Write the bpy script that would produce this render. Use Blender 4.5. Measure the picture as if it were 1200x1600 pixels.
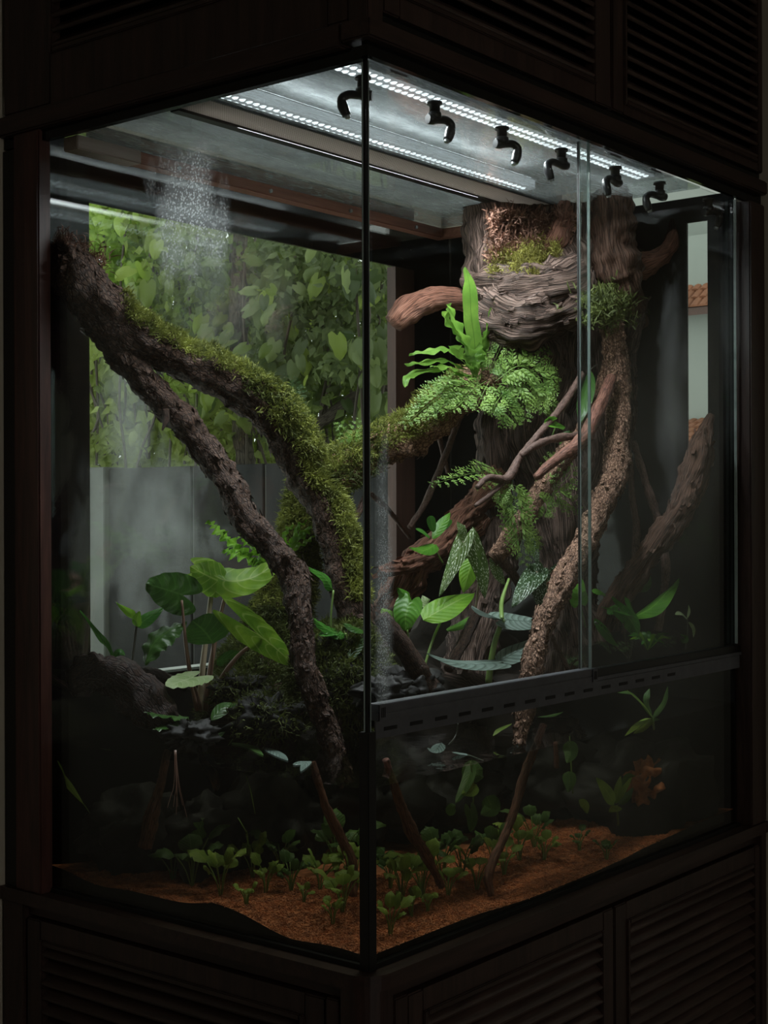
import bpy, bmesh, math, random
import numpy as np
from mathutils import Vector, Matrix, noise

random.seed(7); rng = np.random.default_rng(7)
scene = bpy.context.scene
for o in list(bpy.data.objects): bpy.data.objects.remove(o)
COL = scene.collection

# ------------------------------------------------------------------ camera
FPX = 2272.0
_yaw, _pit, _rol = math.radians(51.36), math.radians(.015), math.radians(-.194)
_f = np.array([math.sin(_yaw)*math.cos(_pit), math.cos(_yaw)*math.cos(_pit), math.sin(_pit)])
_r0 = np.array([math.cos(_yaw), -math.sin(_yaw), 0.0]); _u0 = np.cross(_r0, _f)
_r = math.cos(_rol)*_r0 + math.sin(_rol)*_u0; _u = -math.sin(_rol)*_r0 + math.cos(_rol)*_u0
CAM = np.array([-1.70207, -1.39415, 1.45])
cd = bpy.data.cameras.new('camera'); cam = bpy.data.objects.new('camera', cd); COL.objects.link(cam)
cd.sensor_fit = 'VERTICAL'; cd.sensor_height = 36.0; cd.lens = FPX/1600*36; cd.clip_start = .05; cd.clip_end = 200
m = Matrix(((_r[0], _u[0], -_f[0], CAM[0]), (_r[1], _u[1], -_f[1], CAM[1]), (_r[2], _u[2], -_f[2], CAM[2]), (0, 0, 0, 1)))
cam.matrix_world = m
scene.camera = cam

# ------------------------------------------------------------------ light and exposure
LED_WATT = 6.2          # each light bar over the tank
LED_LENS = 4.6          # glow of the small lenses seen from the side
LED_SIDE_FILL = 0.9          # glow added to the bar sides to brighten the lid
LED_UP_FILL = 7.5            # glow added to the bar backs to light the hood
SKY = 1.35             # overcast garden sky
ROOM_WATT = 15.0         # dim daylight from the window of the room
scene.view_settings.view_transform = 'Standard'; scene.view_settings.look = 'None'
scene.view_settings.gamma = 1.0; scene.view_settings.exposure = 0.0
scene.view_settings.use_curve_mapping = False
w = bpy.data.worlds.new('overcast_sky'); scene.world = w; w.use_nodes = True
w.node_tree.nodes['Background'].inputs[0].default_value = (.97, 1.0, .95, 1)
w.node_tree.nodes['Background'].inputs[1].default_value = SKY
try:
    scene.cycles.transparent_max_bounces = 24; scene.cycles.max_bounces = 8
    scene.cycles.caustics_reflective = False; scene.cycles.caustics_refractive = False
except Exception: pass
ld = bpy.data.lights.new('room_window_daylight', 'AREA'); ld.shape = 'RECTANGLE'; ld.size = 1.4; ld.size_y = 1.5
ld.energy = ROOM_WATT; ld.color = (1.0, .93, .82)
lo = bpy.data.objects.new('room_window_daylight', ld); COL.objects.link(lo)
lo.location = (-1.6, -4.42, 1.75); lo.rotation_euler = (math.radians(90), 0, 0)   # emits along +Y into the room

# ------------------------------------------------------------------ helpers
def ray(px, py): return _r*(px-600)/FPX - _u*(py-800)/FPX + _f
def onY(px, py, y): d = ray(px, py); return CAM + d*((y-CAM[1])/d[1])
def onX(px, py, x): d = ray(px, py); return CAM + d*((x-CAM[0])/d[0])
def onZ(px, py, z): d = ray(px, py); return CAM + d*((z-CAM[2])/d[2])
def onD(px, py, t): return CAM + ray(px, py)*t
def depth(p): return float((np.asarray(p)-CAM) @ _f)
def pxm(n, p): return n*depth(p)/FPX

def wloc(o):
    v = Vector((0, 0, 0))
    while o is not None: v = v + o.location; o = o.parent
    return np.array(v)
def tag(o, label=None, cat=None, group=None, kind=None):
    if label: o['label'] = label
    if cat: o['category'] = cat
    if group: o['group'] = group
    if kind: o['kind'] = kind
    return o
def thing(name, loc, label, cat, group=None):
    o = bpy.data.objects.new(name, None); o.empty_display_size = .02; COL.objects.link(o)
    o.location = Vector([float(c) for c in loc]); return tag(o, label, cat, group)

def mesh_np(name, V, Fq, uv=None, mat=None, smooth=True):
    """V (n,3); Fq (m,k) index array, uv (n,2) per vertex"""
    V = np.asarray(V, dtype=np.float32); Fq = np.asarray(Fq, dtype=np.int32)
    me = bpy.data.meshes.new(name); k = Fq.shape[1]; mcount = Fq.shape[0]
    me.vertices.add(len(V)); me.vertices.foreach_set('co', V.ravel())
    me.loops.add(mcount*k); me.loops.foreach_set('vertex_index', Fq.ravel())
    me.polygons.add(mcount); me.polygons.foreach_set('loop_start', np.arange(0, mcount*k, k, dtype=np.int32))
    try: me.polygons.foreach_set('loop_total', np.full(mcount, k, dtype=np.int32))
    except Exception: pass
    me.polygons.foreach_set('use_smooth', np.full(mcount, smooth, dtype=bool))
    if uv is not None:
        l = me.uv_layers.new(name='UVMap'); l.data.foreach_set('uv', np.asarray(uv, dtype=np.float32)[Fq.ravel()].ravel())
    me.update(calc_edges=True); me.validate()
    if mat: me.materials.append(mat)
    return me
def obj_np(name, V, Fq, mat, parent=None, uv=None, smooth=True, origin=None):
    V = np.asarray(V, dtype=np.float64)
    if parent is not None: off = wloc(parent)
    else: off = np.asarray(origin if origin is not None else (0, 0, 0), dtype=float)
    me = mesh_np(name, V-off, Fq, uv, mat, smooth)
    o = bpy.data.objects.new(name, me); COL.objects.link(o)
    if parent is not None: o.parent = parent
    else: o.location = Vector([float(c) for c in off])
    return o

class MB:
    """collects primitive shapes into one mesh"""
    def __init__(s): s.v = []; s.f = []; s.sm = []
    def add(s, V, F, smooth=False):
        b = len(s.v); s.v += [tuple(map(float, p)) for p in V]
        for f in F: s.f.append(tuple(b+i for i in f)); s.sm.append(smooth)
        return s
    def box(s, a, b, bev=0.0):
        x0, y0, z0 = a; x1, y1, z1 = b
        if bev <= 0:
            V = [(x0,y0,z0),(x1,y0,z0),(x1,y1,z0),(x0,y1,z0),(x0,y0,z1),(x1,y0,z1),(x1,y1,z1),(x0,y1,z1)]
            return s.add(V, [(0,3,2,1),(4,5,6,7),(0,1,5,4),(1,2,6,5),(2,3,7,6),(3,0,4,7)])
        bm = bmesh.new(); bmesh.ops.create_cube(bm, size=1.0)
        for v in bm.verts: v.co = Vector(((x0+x1)/2+v.co.x*(x1-x0), (y0+y1)/2+v.co.y*(y1-y0), (z0+z1)/2+v.co.z*(z1-z0)))
        bmesh.ops.bevel(bm, geom=bm.edges[:], offset=bev, segments=2, affect='EDGES', clamp_overlap=True)
        bm.verts.index_update(); s.add([v.co for v in bm.verts], [[v.index for v in f.verts] for f in bm.faces]); bm.free(); return s
    def tube(s, pts, rad, n=10, caps=True):
        V, F, _, _ = tube_arrays(pts, rad, n)
        s.add(V, F.tolist(), True)
        if caps:
            b = len(s.v)-len(V); nr = len(V)//n
            s.f.append(tuple(b+i for i in reversed(range(n)))); s.sm.append(False)
            s.f.append(tuple(b+(nr-1)*n+i for i in range(n))); s.sm.append(False)
        return s
    def prism(s, poly, axis, lo_, hi_):
        n = len(poly); V = []
        for h in (lo_, hi_):
            for a, b in poly:
                V.append({'z': (a, b, h), 'y': (a, h, b), 'x': (h, a, b)}[axis])
        F = [tuple(range(n)), tuple(range(2*n-1, n-1, -1))]+[(i, i+n, (i+1) % n+n, (i+1) % n) for i in range(n)]
        return s.add(V, F)
    def build(s, name, mat, parent=None, origin=None):
        if parent is not None: off = wloc(parent)
        else: off = np.asarray(origin if origin is not None else (0, 0, 0), dtype=float)
        me = bpy.data.meshes.new(name)
        me.from_pydata([tuple(np.array(p)-off) for p in s.v], [], s.f)
        me.polygons.foreach_set('use_smooth', s.sm)
        bm = bmesh.new(); bm.from_mesh(me); bmesh.ops.recalc_face_normals(bm, faces=bm.faces); bm.to_mesh(me); bm.free()
        me.update(); me.materials.append(mat)
        o = bpy.data.objects.new(name, me); COL.objects.link(o)
        if parent is not None: o.parent = parent
        else: o.location = Vector([float(c) for c in off])
        return o

def struct(o): o['kind'] = 'structure'; return o
def copy_tree(o, parent=None):
    c = o.copy(); COL.objects.link(c); c.parent = parent
    for ch in list(o.children): copy_tree(ch, c)
    return c

def smooth_path(P, n):
    """Catmull-Rom through points (any dimension)"""
    P = np.asarray(P, dtype=float); k = len(P)
    Q = np.vstack([2*P[0]-P[1], P, 2*P[-1]-P[-2]]); out = []
    for t in np.linspace(0, k-1, n):
        i = min(int(t), k-2); u = t-i; a, b, c, d = Q[i], Q[i+1], Q[i+2], Q[i+3]
        out.append(.5*((2*b)+(-a+c)*u+(2*a-5*b+4*c-d)*u*u+(-a+3*b-3*c+d)*u**3))
    return np.array(out)
def tube_arrays(pts, rad, n):
    P = np.asarray(pts, dtype=float); m_ = len(P); R = np.broadcast_to(np.asarray(rad, dtype=float), (m_,))
    T = np.gradient(P, axis=0); T /= np.linalg.norm(T, axis=1)[:, None]+1e-12
    ref = np.array([0, 0, 1.0]) if abs(T[0][2]) < .9 else np.array([1.0, 0, 0])
    a = np.cross(T[0], ref); a /= np.linalg.norm(a); A = [a]
    for i in range(1, m_):
        a = A[-1]-T[i]*(A[-1] @ T[i]); A.append(a/(np.linalg.norm(a)+1e-12))
    A = np.array(A); B = np.cross(T, A)
    th = np.linspace(0, 2*math.pi, n, endpoint=False)
    N = np.cos(th)[None, :, None]*A[:, None, :] + np.sin(th)[None, :, None]*B[:, None, :]
    V = (P[:, None, :] + N*R[:, None, None]).reshape(-1, 3)
    i = np.arange(m_-1)[:, None]*n; j = np.arange(n)[None, :]; j2 = (j+1) % n
    F = np.stack([i+j, i+j2, i+n+j2, i+n+j], -1).reshape(-1, 4)
    return V, F, N.reshape(-1, 3), T
def fnoise(p, s, oct=3): return noise.fractal(Vector((p[0]*s, p[1]*s, p[2]*s)), 1.0, 2.0, oct)

# ------------------------------------------------------------------ materials
def nodes(name):
    mt = bpy.data.materials.new(name); mt.use_nodes = True; nt = mt.node_tree; nt.nodes.clear()
    out = nt.nodes.new('ShaderNodeOutputMaterial'); return mt, nt, out
def N_(nt, t, **kw):
    n = nt.nodes.new(t)
    for k, v in kw.items(): setattr(n, k, v)
    return n
def lk(nt, a, b): nt.links.new(a, b)
def math_(nt, op, a, b=None, c=None, clamp=False):
    n = nt.nodes.new('ShaderNodeMath'); n.operation = op; n.use_clamp = clamp
    for i, v in enumerate((a, b, c)):
        if v is None: continue
        if hasattr(v, 'links') or hasattr(v, 'is_linked'): nt.links.new(v, n.inputs[i])
        else: n.inputs[i].default_value = v
    return n.outputs[0]
def ramp(nt, fac, stops):
    n = nt.nodes.new('ShaderNodeValToRGB'); e = n.color_ramp.elements
    e[0].position, e[0].color = stops[0][0], (*stops[0][1], 1)
    e[1].position, e[1].color = stops[-1][0], (*stops[-1][1], 1)
    for p, c in stops[1:-1]: q = e.new(p); q.color = (*c, 1)
    nt.links.new(fac, n.inputs[0]); return n.outputs[0]
def noise_(nt, vec, scale, detail=4, rough=.55, dist=0.0):
    n = nt.nodes.new('ShaderNodeTexNoise'); n.inputs['Scale'].default_value = scale
    n.inputs['Detail'].default_value = detail; n.inputs['Roughness'].default_value = rough; n.inputs['Distortion'].default_value = dist
    if vec is not None: nt.links.new(vec, n.inputs['Vector'])
    return n.outputs[0]
def mapping(nt, vec, scale=(1, 1, 1), rot=(0, 0, 0), loc=(0, 0, 0)):
    n = nt.nodes.new('ShaderNodeMapping'); n.inputs['Scale'].default_value = scale; n.inputs['Rotation'].default_value = rot
    n.inputs['Location'].default_value = loc; nt.links.new(vec, n.inputs['Vector']); return n.outputs[0]
def bump(nt, h, strength, dist):
    n = nt.nodes.new('ShaderNodeBump'); n.inputs['Strength'].default_value = strength; n.inputs['Distance'].default_value = dist
    nt.links.new(h, n.inputs['Height']); return n.outputs[0]
def principled(nt, out, col, rough=.5, metal=0, spec=.5, normal=None):
    b = nt.nodes.new('ShaderNodeBsdfPrincipled')
    if isinstance(col, tuple): b.inputs['Base Color'].default_value = (*col, 1)
    else: nt.links.new(col, b.inputs['Base Color'])
    if isinstance(rough, (int, float)): b.inputs['Roughness'].default_value = rough
    else: nt.links.new(rough, b.inputs['Roughness'])
    b.inputs['Metallic'].default_value = metal; b.inputs['Specular IOR Level'].default_value = spec
    if normal is not None: nt.links.new(normal, b.inputs['Normal'])
    nt.links.new(b.outputs[0], out.inputs[0]); return b
def pos_(nt): return N_(nt, 'ShaderNodeNewGeometry').outputs['Position']
def objco(nt): return N_(nt, 'ShaderNodeTexCoord').outputs['Object']
def uv_(nt): return N_(nt, 'ShaderNodeTexCoord').outputs['UV']

def plain(name, col, rough=.5, metal=0, spec=.5, var=.15, scale=40, bmp=0.0):
    mt, nt, out = nodes(name); p = pos_(nt); n = noise_(nt, p, scale, 3)
    c = ramp(nt, n, [(.3, tuple(x*(1-var) for x in col)), (.7, tuple(min(1, x*(1+var)) for x in col))])
    principled(nt, out, c, rough, metal, spec, bump(nt, n, bmp, .002) if bmp else None); return mt
def wood(name, dark, light, scale, rough=.42, bmp=.15, spec=.5):
    mt, nt, out = nodes(name); v = mapping(nt, pos_(nt), scale)
    n1 = noise_(nt, v, 1.0, 5, .6, .6); n2 = noise_(nt, v, 5.0, 4, .6)
    f = math_(nt, 'ADD', math_(nt, 'MULTIPLY', n1, .75), math_(nt, 'MULTIPLY', n2, .25))
    c = ramp(nt, f, [(.32, dark), (.5, tuple((a+b)/2 for a, b in zip(dark, light))), (.66, light)])
    principled(nt, out, c, rough, 0, spec, bump(nt, f, bmp, .003)); return mt
def bark(name, c0, c1, c2, su=9, sv=5, rough=.6, bmp=.9, dist=.006, stretch=True):
    """bark in tube coordinates: u metres along, v around"""
    mt, nt, out = nodes(name); v = mapping(nt, uv_(nt), (su, sv, 1))
    n1 = noise_(nt, v, 2.0, 6, .65, .8); n2 = noise_(nt, mapping(nt, uv_(nt), (su*3, sv*5, 1)), 3.0, 5, .6, .3)
    vo = N_(nt, 'ShaderNodeTexVoronoi', feature='DISTANCE_TO_EDGE'); vo.inputs['Scale'].default_value = 4.0; lk(nt, v, vo.inputs['Vector'])
    crack = math_(nt, 'MULTIPLY', math_(nt, 'MINIMUM', vo.outputs['Distance'], .16), 4.0)
    f = math_(nt, 'ADD', math_(nt, 'MULTIPLY', n1, .55), math_(nt, 'MULTIPLY', n2, .45))
    h = math_(nt, 'ADD', f, math_(nt, 'MULTIPLY', crack, .45))
    c = ramp(nt, h, [(.42, c0), (.68, c1), (.95, c2)])
    principled(nt, out, c, rough, 0, .22, bump(nt, h, bmp, dist)); return mt
def leafmat(name, base, dark, vein, nv=7, veinw=.12, slope=.45, rough=.38, trans=.35, spots=None, pale_edge=0.0, bmp=.25):
    """leaf in its own coordinates: u along midrib, v across (0.5 = midrib)"""
    mt, nt, out = nodes(name); u = uv_(nt); sx = N_(nt, 'ShaderNodeSeparateXYZ'); lk(nt, u, sx.inputs[0])
    a = math_(nt, 'ABSOLUTE', math_(nt, 'MULTIPLY', math_(nt, 'SUBTRACT', sx.outputs[1], .5), 2.0))
    w1 = math_(nt, 'FRACT', math_(nt, 'MULTIPLY', math_(nt, 'SUBTRACT', sx.outputs[0], math_(nt, 'MULTIPLY', a, slope)), nv))
    side = math_(nt, 'ABSOLUTE', math_(nt, 'SUBTRACT', w1, .5))            # 0 at vein
    sv = math_(nt, 'SUBTRACT', 1.0, math_(nt, 'DIVIDE', side, veinw), clamp=True)
    mid = math_(nt, 'SUBTRACT', 1.0, math_(nt, 'DIVIDE', a, .07), clamp=True)
    vn = math_(nt, 'MAXIMUM', math_(nt, 'MULTIPLY', sv, .65), mid)
    n = noise_(nt, objco(nt), 28, 4)
    c = ramp(nt, n, [(.35, dark), (.65, base)])
    mx = N_(nt, 'ShaderNodeMix', data_type='RGBA'); lk(nt, vn, mx.inputs[0]); lk(nt, c, mx.inputs[6]); mx.inputs[7].default_value = (*vein, 1)
    col = mx.outputs[2]
    if spots:
        vo = N_(nt, 'ShaderNodeTexVoronoi'); vo.inputs['Scale'].default_value = spots[1]; lk(nt, mapping(nt, u, (1.6, 1, 1)), vo.inputs['Vector'])
        sp = math_(nt, 'SUBTRACT', 1.0, math_(nt, 'DIVIDE', vo.outputs['Distance'], spots[2]), clamp=True)
        sp = math_(nt, 'MULTIPLY', sp, 2.5, clamp=True)
        m2 = N_(nt, 'ShaderNodeMix', data_type='RGBA'); lk(nt, sp, m2.inputs[0]); lk(nt, col, m2.inputs[6]); m2.inputs[7].default_value = (*spots[0], 1)
        col = m2.outputs[2]
    b = principled(nt, out, col, rough, 0, .28, bump(nt, math_(nt, 'ADD', side, math_(nt, 'MULTIPLY', n, .2)), bmp, .004))
    t = N_(nt, 'ShaderNodeBsdfTranslucent'); lk(nt, col, t.inputs[0])
    ms = N_(nt, 'ShaderNodeMixShader'); ms.inputs[0].default_value = trans; lk(nt, b.outputs[0], ms.inputs[1]); lk(nt, t.outputs[0], ms.inputs[2])
    lk(nt, ms.outputs[0], out.inputs[0]); return mt
def foliage(name, c0, c1, trans=.4, rough=.5, scale=3.0, per=False):
    mt, nt, out = nodes(name)
    if per: n = N_(nt, 'ShaderNodeObjectInfo').outputs['Random']
    else: n = noise_(nt, pos_(nt), scale, 5, .7)
    c = ramp(nt, n, [(.3 if not per else 0, c0), (.7 if not per else 1, c1)])
    b = principled(nt, out, c, rough, 0, .4)
    t = N_(nt, 'ShaderNodeBsdfTranslucent'); lk(nt, c, t.inputs[0])
    ms = N_(nt, 'ShaderNodeMixShader'); ms.inputs[0].default_value = trans; lk(nt, b.outputs[0], ms.inputs[1]); lk(nt, t.outputs[0], ms.inputs[2])
    lk(nt, ms.outputs[0], out.inputs[0]); return mt
def glassmat(name, tint=(.95, .97, .96), f0=.045, patches=(), rough=0.0, film=0.0, film_scale=(1, 1, 1)):
    """thin clear pane: see-through plus mirror gloss; patches = condensation [(centre, radii, strength, droplet scale or 0)]"""
    mt, nt, out = nodes(name)
    tr = N_(nt, 'ShaderNodeBsdfTransparent'); tr.inputs[0].default_value = (*tint, 1)
    gl = N_(nt, 'ShaderNodeBsdfGlossy'); gl.inputs['Roughness'].default_value = rough; gl.inputs[0].default_value = (1, 1, 1, 1)
    lw = N_(nt, 'ShaderNodeLayerWeight'); lw.inputs[0].default_value = .5
    fr = math_(nt, 'ADD', math_(nt, 'MULTIPLY', math_(nt, 'POWER', lw.outputs['Facing'], 5.0), .9), f0, clamp=True)
    ms = N_(nt, 'ShaderNodeMixShader'); lk(nt, fr, ms.inputs[0]); lk(nt, tr.outputs[0], ms.inputs[1]); lk(nt, gl.outputs[0], ms.inputs[2])
    last = ms.outputs[0]; mask = None; p = pos_(nt)
    for c, r, st, dsc in patches:
        vs = N_(nt, 'ShaderNodeVectorMath', operation='SUBTRACT'); lk(nt, p, vs.inputs[0]); vs.inputs[1].default_value = c
        vd = N_(nt, 'ShaderNodeVectorMath', operation='DIVIDE'); lk(nt, vs.outputs[0], vd.inputs[0]); vd.inputs[1].default_value = r
        vl = N_(nt, 'ShaderNodeVectorMath', operation='LENGTH'); lk(nt, vd.outputs[0], vl.inputs[0])
        warp = noise_(nt, mapping(nt, p, (1, 1, .45)), 24, 5); d = math_(nt, 'ADD', vl.outputs['Value'], math_(nt, 'MULTIPLY', math_(nt, 'SUBTRACT', warp, .5), 1.9))
        k = math_(nt, 'SUBTRACT', 1.0, d, clamp=True); k = math_(nt, 'MULTIPLY', math_(nt, 'POWER', k, .8), st)
        if dsc:
            vo = N_(nt, 'ShaderNodeTexVoronoi'); vo.inputs['Scale'].default_value = dsc; lk(nt, p, vo.inputs['Vector'])
            dr = math_(nt, 'GREATER_THAN', .34, vo.outputs['Distance']); k = math_(nt, 'MULTIPLY', k, math_(nt, 'ADD', math_(nt, 'MULTIPLY', dr, .75), .25))
        mask = k if mask is None else math_(nt, 'MAXIMUM', mask, k)
    if film:
        fn = noise_(nt, mapping(nt, p, film_scale), 7, 6, .65, 1.2)
        fk = math_(nt, 'MULTIPLY', ramp_val(nt, fn, .3, .72), film); mask = fk if mask is None else math_(nt, 'MAXIMUM', mask, fk)
    if mask is not None:
        d1 = N_(nt, 'ShaderNodeBsdfDiffuse'); d1.inputs[0].default_value = (.85, .9, .9, 1)
        t1 = N_(nt, 'ShaderNodeBsdfTranslucent'); t1.inputs[0].default_value = (.85, .9, .9, 1)
        m1 = N_(nt, 'ShaderNodeMixShader'); m1.inputs[0].default_value = .6; lk(nt, d1.outputs[0], m1.inputs[1]); lk(nt, t1.outputs[0], m1.inputs[2])
        m2 = N_(nt, 'ShaderNodeMixShader'); lk(nt, mask, m2.inputs[0]); lk(nt, last, m2.inputs[1]); lk(nt, m1.outputs[0], m2.inputs[2]); last = m2.outputs[0]
    lk(nt, last, out.inputs[0]); return mt
def ramp_val(nt, v, a, b):
    n = nt.nodes.new('ShaderNodeMapRange'); n.inputs[1].default_value = a; n.inputs[2].default_value = b
    n.clamp = True; nt.links.new(v, n.inputs[0]); return n.outputs[0]
def emit(name, col, s):
    mt, nt, out = nodes(name); e = N_(nt, 'ShaderNodeEmission'); e.inputs[0].default_value = (*col, 1); e.inputs[1].default_value = s
    lk(nt, e.outputs[0], out.inputs[0]); return mt

L, W = 1.283, .775                       # tank length and depth
ZB, ZW, ZR0, ZR1, ZT = .765, 1.029, 1.106, 1.159, 2.136
M = {}
M['cab_h'] = wood('walnut_horizontal_grain', (.014, .0070, .0055), (.050, .027, .021), (5, 60, 60))
M['cab_v'] = wood('walnut_vertical_grain', (.014, .0070, .0055), (.050, .027, .021), (60, 60, 5))
M['cab_hy'] = wood('walnut_side_grain', (.014, .0070, .0055), (.050, .027, .021), (60, 5, 60))
M['slat'] = wood('walnut_slat_grain', (.020, .011, .009), (.085, .052, .042), (5, 70, 70), .34, .2, .6)  # front slats lightened, daylight on them put into the colour
M['slat_y'] = wood('walnut_slat_side_grain', (.016, .008, .006), (.055, .032, .025), (70, 5, 70), .4, .2, .5)  # darker copy of the slat wood for the shaded side door
M['post'] = wood('reddish_post', (.022, .009, .007), (.085, .034, .026), (50, 50, 4))
M['beam'] = wood('red_beam', (.20, .075, .05), (.38, .16, .11), (4, 60, 60), .5)
M['beam_pale'] = wood('pale_sleeve', (.30, .22, .19), (.42, .32, .28), (4, 60, 60), .4)
M['brownframe'] = wood('brown_window_frame', (.05, .022, .016), (.10, .045, .033), (60, 60, 5), .45)
M['black'] = plain('black_panel', (.004, .004, .0045), .12, 0, .3)
M['matte_black'] = plain('matte_black_panel', (.004, .004, .004), .5, 0, .12)
M['rubber'] = plain('black_silicone', (.004, .004, .004), .4)
M['alu'] = plain('black_anodised_rail', (.085, .087, .096), .45, .2)
M['alu_dark'] = plain('black_slot', (.003, .003, .003), .6)
M['nozzle'] = plain('black_nozzle_plastic', (.018, .018, .02), .32)
M['housing'] = plain('grey_aluminium', (.42, .44, .46), .4, .6)
M['clear'] = glassmat('clear_acrylic', (.88, .92, .92), .10)
M['edge'] = plain('pale_green_glass_edge', (.30, .37, .35), .25, 0, .6)
M['wallp'] = plain('beige_plaster', (.40, .36, .29), .85, 0, .2, .08, 6, .1)
M['floor'] = wood('dark_floor_boards', (.03, .018, .012), (.07, .04, .03), (2, 30, 30), .4)
M['ceil'] = plain('pale_ceiling', (.70, .68, .64), .9)
M['white'] = plain('white_painted_sill', (.62, .64, .62), .5)
# ------------------------------------------------------------------ the room
mb = MB().box((-5.2, -4.7, -.1), (1.6, 1.0, 0)); struct(mb.build('floor', M['floor']))
mb = MB().box((-5.2, -4.7, 2.9), (1.6, 1.0, 3.0)); struct(mb.build('ceiling', M['ceil']))
mb = MB()                                # house wall behind the tank, with the garden window
for a, b in (((-5.2, .86, 0), (.06, .96, 2.9)), ((1.36, .86, 0), (1.6, .96, 2.9)), ((.06, .86, 0), (1.36, .96, 1.0)), ((.06, .86, 2.25), (1.36, .96, 2.9))): mb.box(a, b)
struct(mb.build('wall_back', M['wallp']))
mb = MB()                                # side wall with the narrow window slot
for a, b in (((1.375, -4.7, 0), (1.475, .04, 2.9)), ((1.375, .50, 0), (1.475, .86, 2.9)), ((1.375, .04, 0), (1.475, .50, 1.3)), ((1.375, .04, 2.5), (1.475, .50, 2.9))): mb.box(a, b)
struct(mb.build('wall_right', M['wallp']))
mb = MB().box((-5.2, -4.7, 0), (-5.1, .86, 2.9)); struct(mb.build('wall_left', M['wallp']))
mb = MB()
for a, b in (((-5.1, -4.7, 0), (-2.3, -4.5, 2.9)), ((-.9, -4.7, 0), (1.375, -4.5, 2.9)), ((-2.3, -4.7, 0), (-.9, -4.5, 1.0)), ((-2.3, -4.7, 2.5), (-.9, -4.5, 2.9))): mb.box(a, b)
struct(mb.build('wall_front', M['wallp']))
mb = MB()
for a, b in (((-2.3, -4.6, 1.0), (-2.24, -4.55, 2.5)), ((-.96, -4.6, 1.0), (-.9, -4.55, 2.5)), ((-2.24, -4.6, 1.0), (-.96, -4.55, 1.06)), ((-2.24, -4.6, 2.44), (-.96, -4.55, 2.5)), ((-1.63, -4.6, 1.06), (-1.57, -4.55, 2.44))): mb.box(a, b)
win = struct(mb.build('window_1', M['white']))
MB().box((-2.24, -4.58, 1.06), (-.96, -4.574, 2.44)).build('pane', M['clear'], win)

# ------------------------------------------------------------------ louvred cabinets
def mp(axis, face):
    return (lambda a, d, z: (a, face+d, z)) if axis == 'x' else (lambda a, d, z: (face+d, a, z))
def abox(mb, axis, face, a0, a1, d0, d1, z0, z1, bev=0):
    f = mp(axis, face); mb.box(f(a0, d0, z0), f(a1, d1, z1), bev); return mb
SLAT = {}
def louvred_door(parent, axis, face, a0, a1, z0, z1, s0, s1, t0, t1, pitch, lab):
    """frame a0..a1 x z0..z1 with slat field s0..s1 x t0..t1"""
    mv, mh = M['cab_v'], (M['cab_h'] if axis == 'x' else M['cab_hy'])
    mb = MB()
    for q in ((a0, s0-.008, z0, z1), (s1+.008, a1, z0, z1)): abox(mb, axis, face, q[0], q[1], 0, .022, q[2], q[3], .0025)
    abox(mb, axis, face, s0-.008, s1+.008, .0005, .0215, z0, t0-.008, 0); abox(mb, axis, face, s0-.008, s1+.008, .0005, .0215, t1+.008, z1, 0)
    d = mb.build('louvred_door', mv, parent); d['label'] = lab
    mb = MB()
    for q in ((s0-.010, s0, t0-.010, t1+.010), (s1, s1+.010, t0-.010, t1+.010), (s0, s1, t0-.010, t0), (s0, s1, t1, t1+.010)): abox(mb, axis, face, q[0], q[1], -.004, .018, q[2], q[3], .002)
    mb.build('moulding', mh, d)
    mb = MB(); abox(mb, axis, face, s0, s1, .0225, .026, t0, t1); mb.build('backing_board', M['black'], d)
    key = (axis, round(s1-s0, 4))
    if key not in SLAT:
        ang = math.radians(38); w2, h2 = .0155, .0038; prof = []
        for a, b in ((-w2, -h2*.4), (-w2*.93, -h2), (w2, -h2), (w2, h2), (-w2*.93, h2), (-w2, h2*.4)):
            prof.append((a*math.cos(ang)-b*math.sin(ang), a*math.sin(ang)+b*math.cos(ang)))
        n = len(prof); V = []
        for e in (0, s1-s0):
            for a, b in prof: V.append((e, a, b) if axis == 'x' else (a, e, b))
        F = [tuple(range(n)), tuple(range(2*n-1, n-1, -1))]+[(i, i+n, (i+1) % n+n, (i+1) % n) for i in range(n)]
        me = bpy.data.meshes.new('slat'); me.from_pydata(V, [], F)
        bm = bmesh.new(); bm.from_mesh(me); bmesh.ops.recalc_face_normals(bm, faces=bm.faces); bm.to_mesh(me); bm.free(); me.materials.append(M['slat'] if axis == 'x' else M['slat_y']); SLAT[key] = me
    z = t0+.012; off = Vector([float(c) for c in wloc(d)])
    while z < t1-.004:
        o = bpy.data.objects.new('slat', SLAT[key]); COL.objects.link(o); o.parent = d
        o.location = Vector(mp(axis, face)(s0, .0095, z))-off; z += pitch
    return d

# lower cabinet
lc = thing('louvred_base_cabinet', (.6, .4, 0), 'dark walnut louvred cabinet carrying the glass tank', 'cabinet')
MB().box((.0, .012, .06), (1.36, .845, .728)).build('carcass', M['black'], lc)
R_ = .045
def rounded_slab(x0, y0, x1, y1, r):
    P = [(x0+r-r*math.cos(t), y0+r-r*math.sin(t)) for t in np.linspace(0, math.pi/2, 9)]
    return P+[(x1, y0), (x1, y1), (x0, y1)]
MB().prism(rounded_slab(-.034, -.034, 1.374, .858, R_), 'z', .733, .757).build('top_slab', M['cab_h'], lc)
MB().prism(rounded_slab(-.030, -.030, .022, .030, .040), 'z', 0, .733).build('corner_post', M['cab_v'], lc)
MB().box((.026, -.030, 0), (.060, .012, .712), .002).build('stile', M['cab_v'], lc)
MB().box((-.030, .0335, 0), (.012, .060, .712), .002).build('stile', M['cab_v'], lc)
MB().box((.022, -.016, .712), (1.37, .012, .733)).build('apron', M['cab_h'], lc)
MB().box((-.016, .03, .712), (.012, .855, .733)).build('apron', M['cab_hy'], lc)
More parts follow.
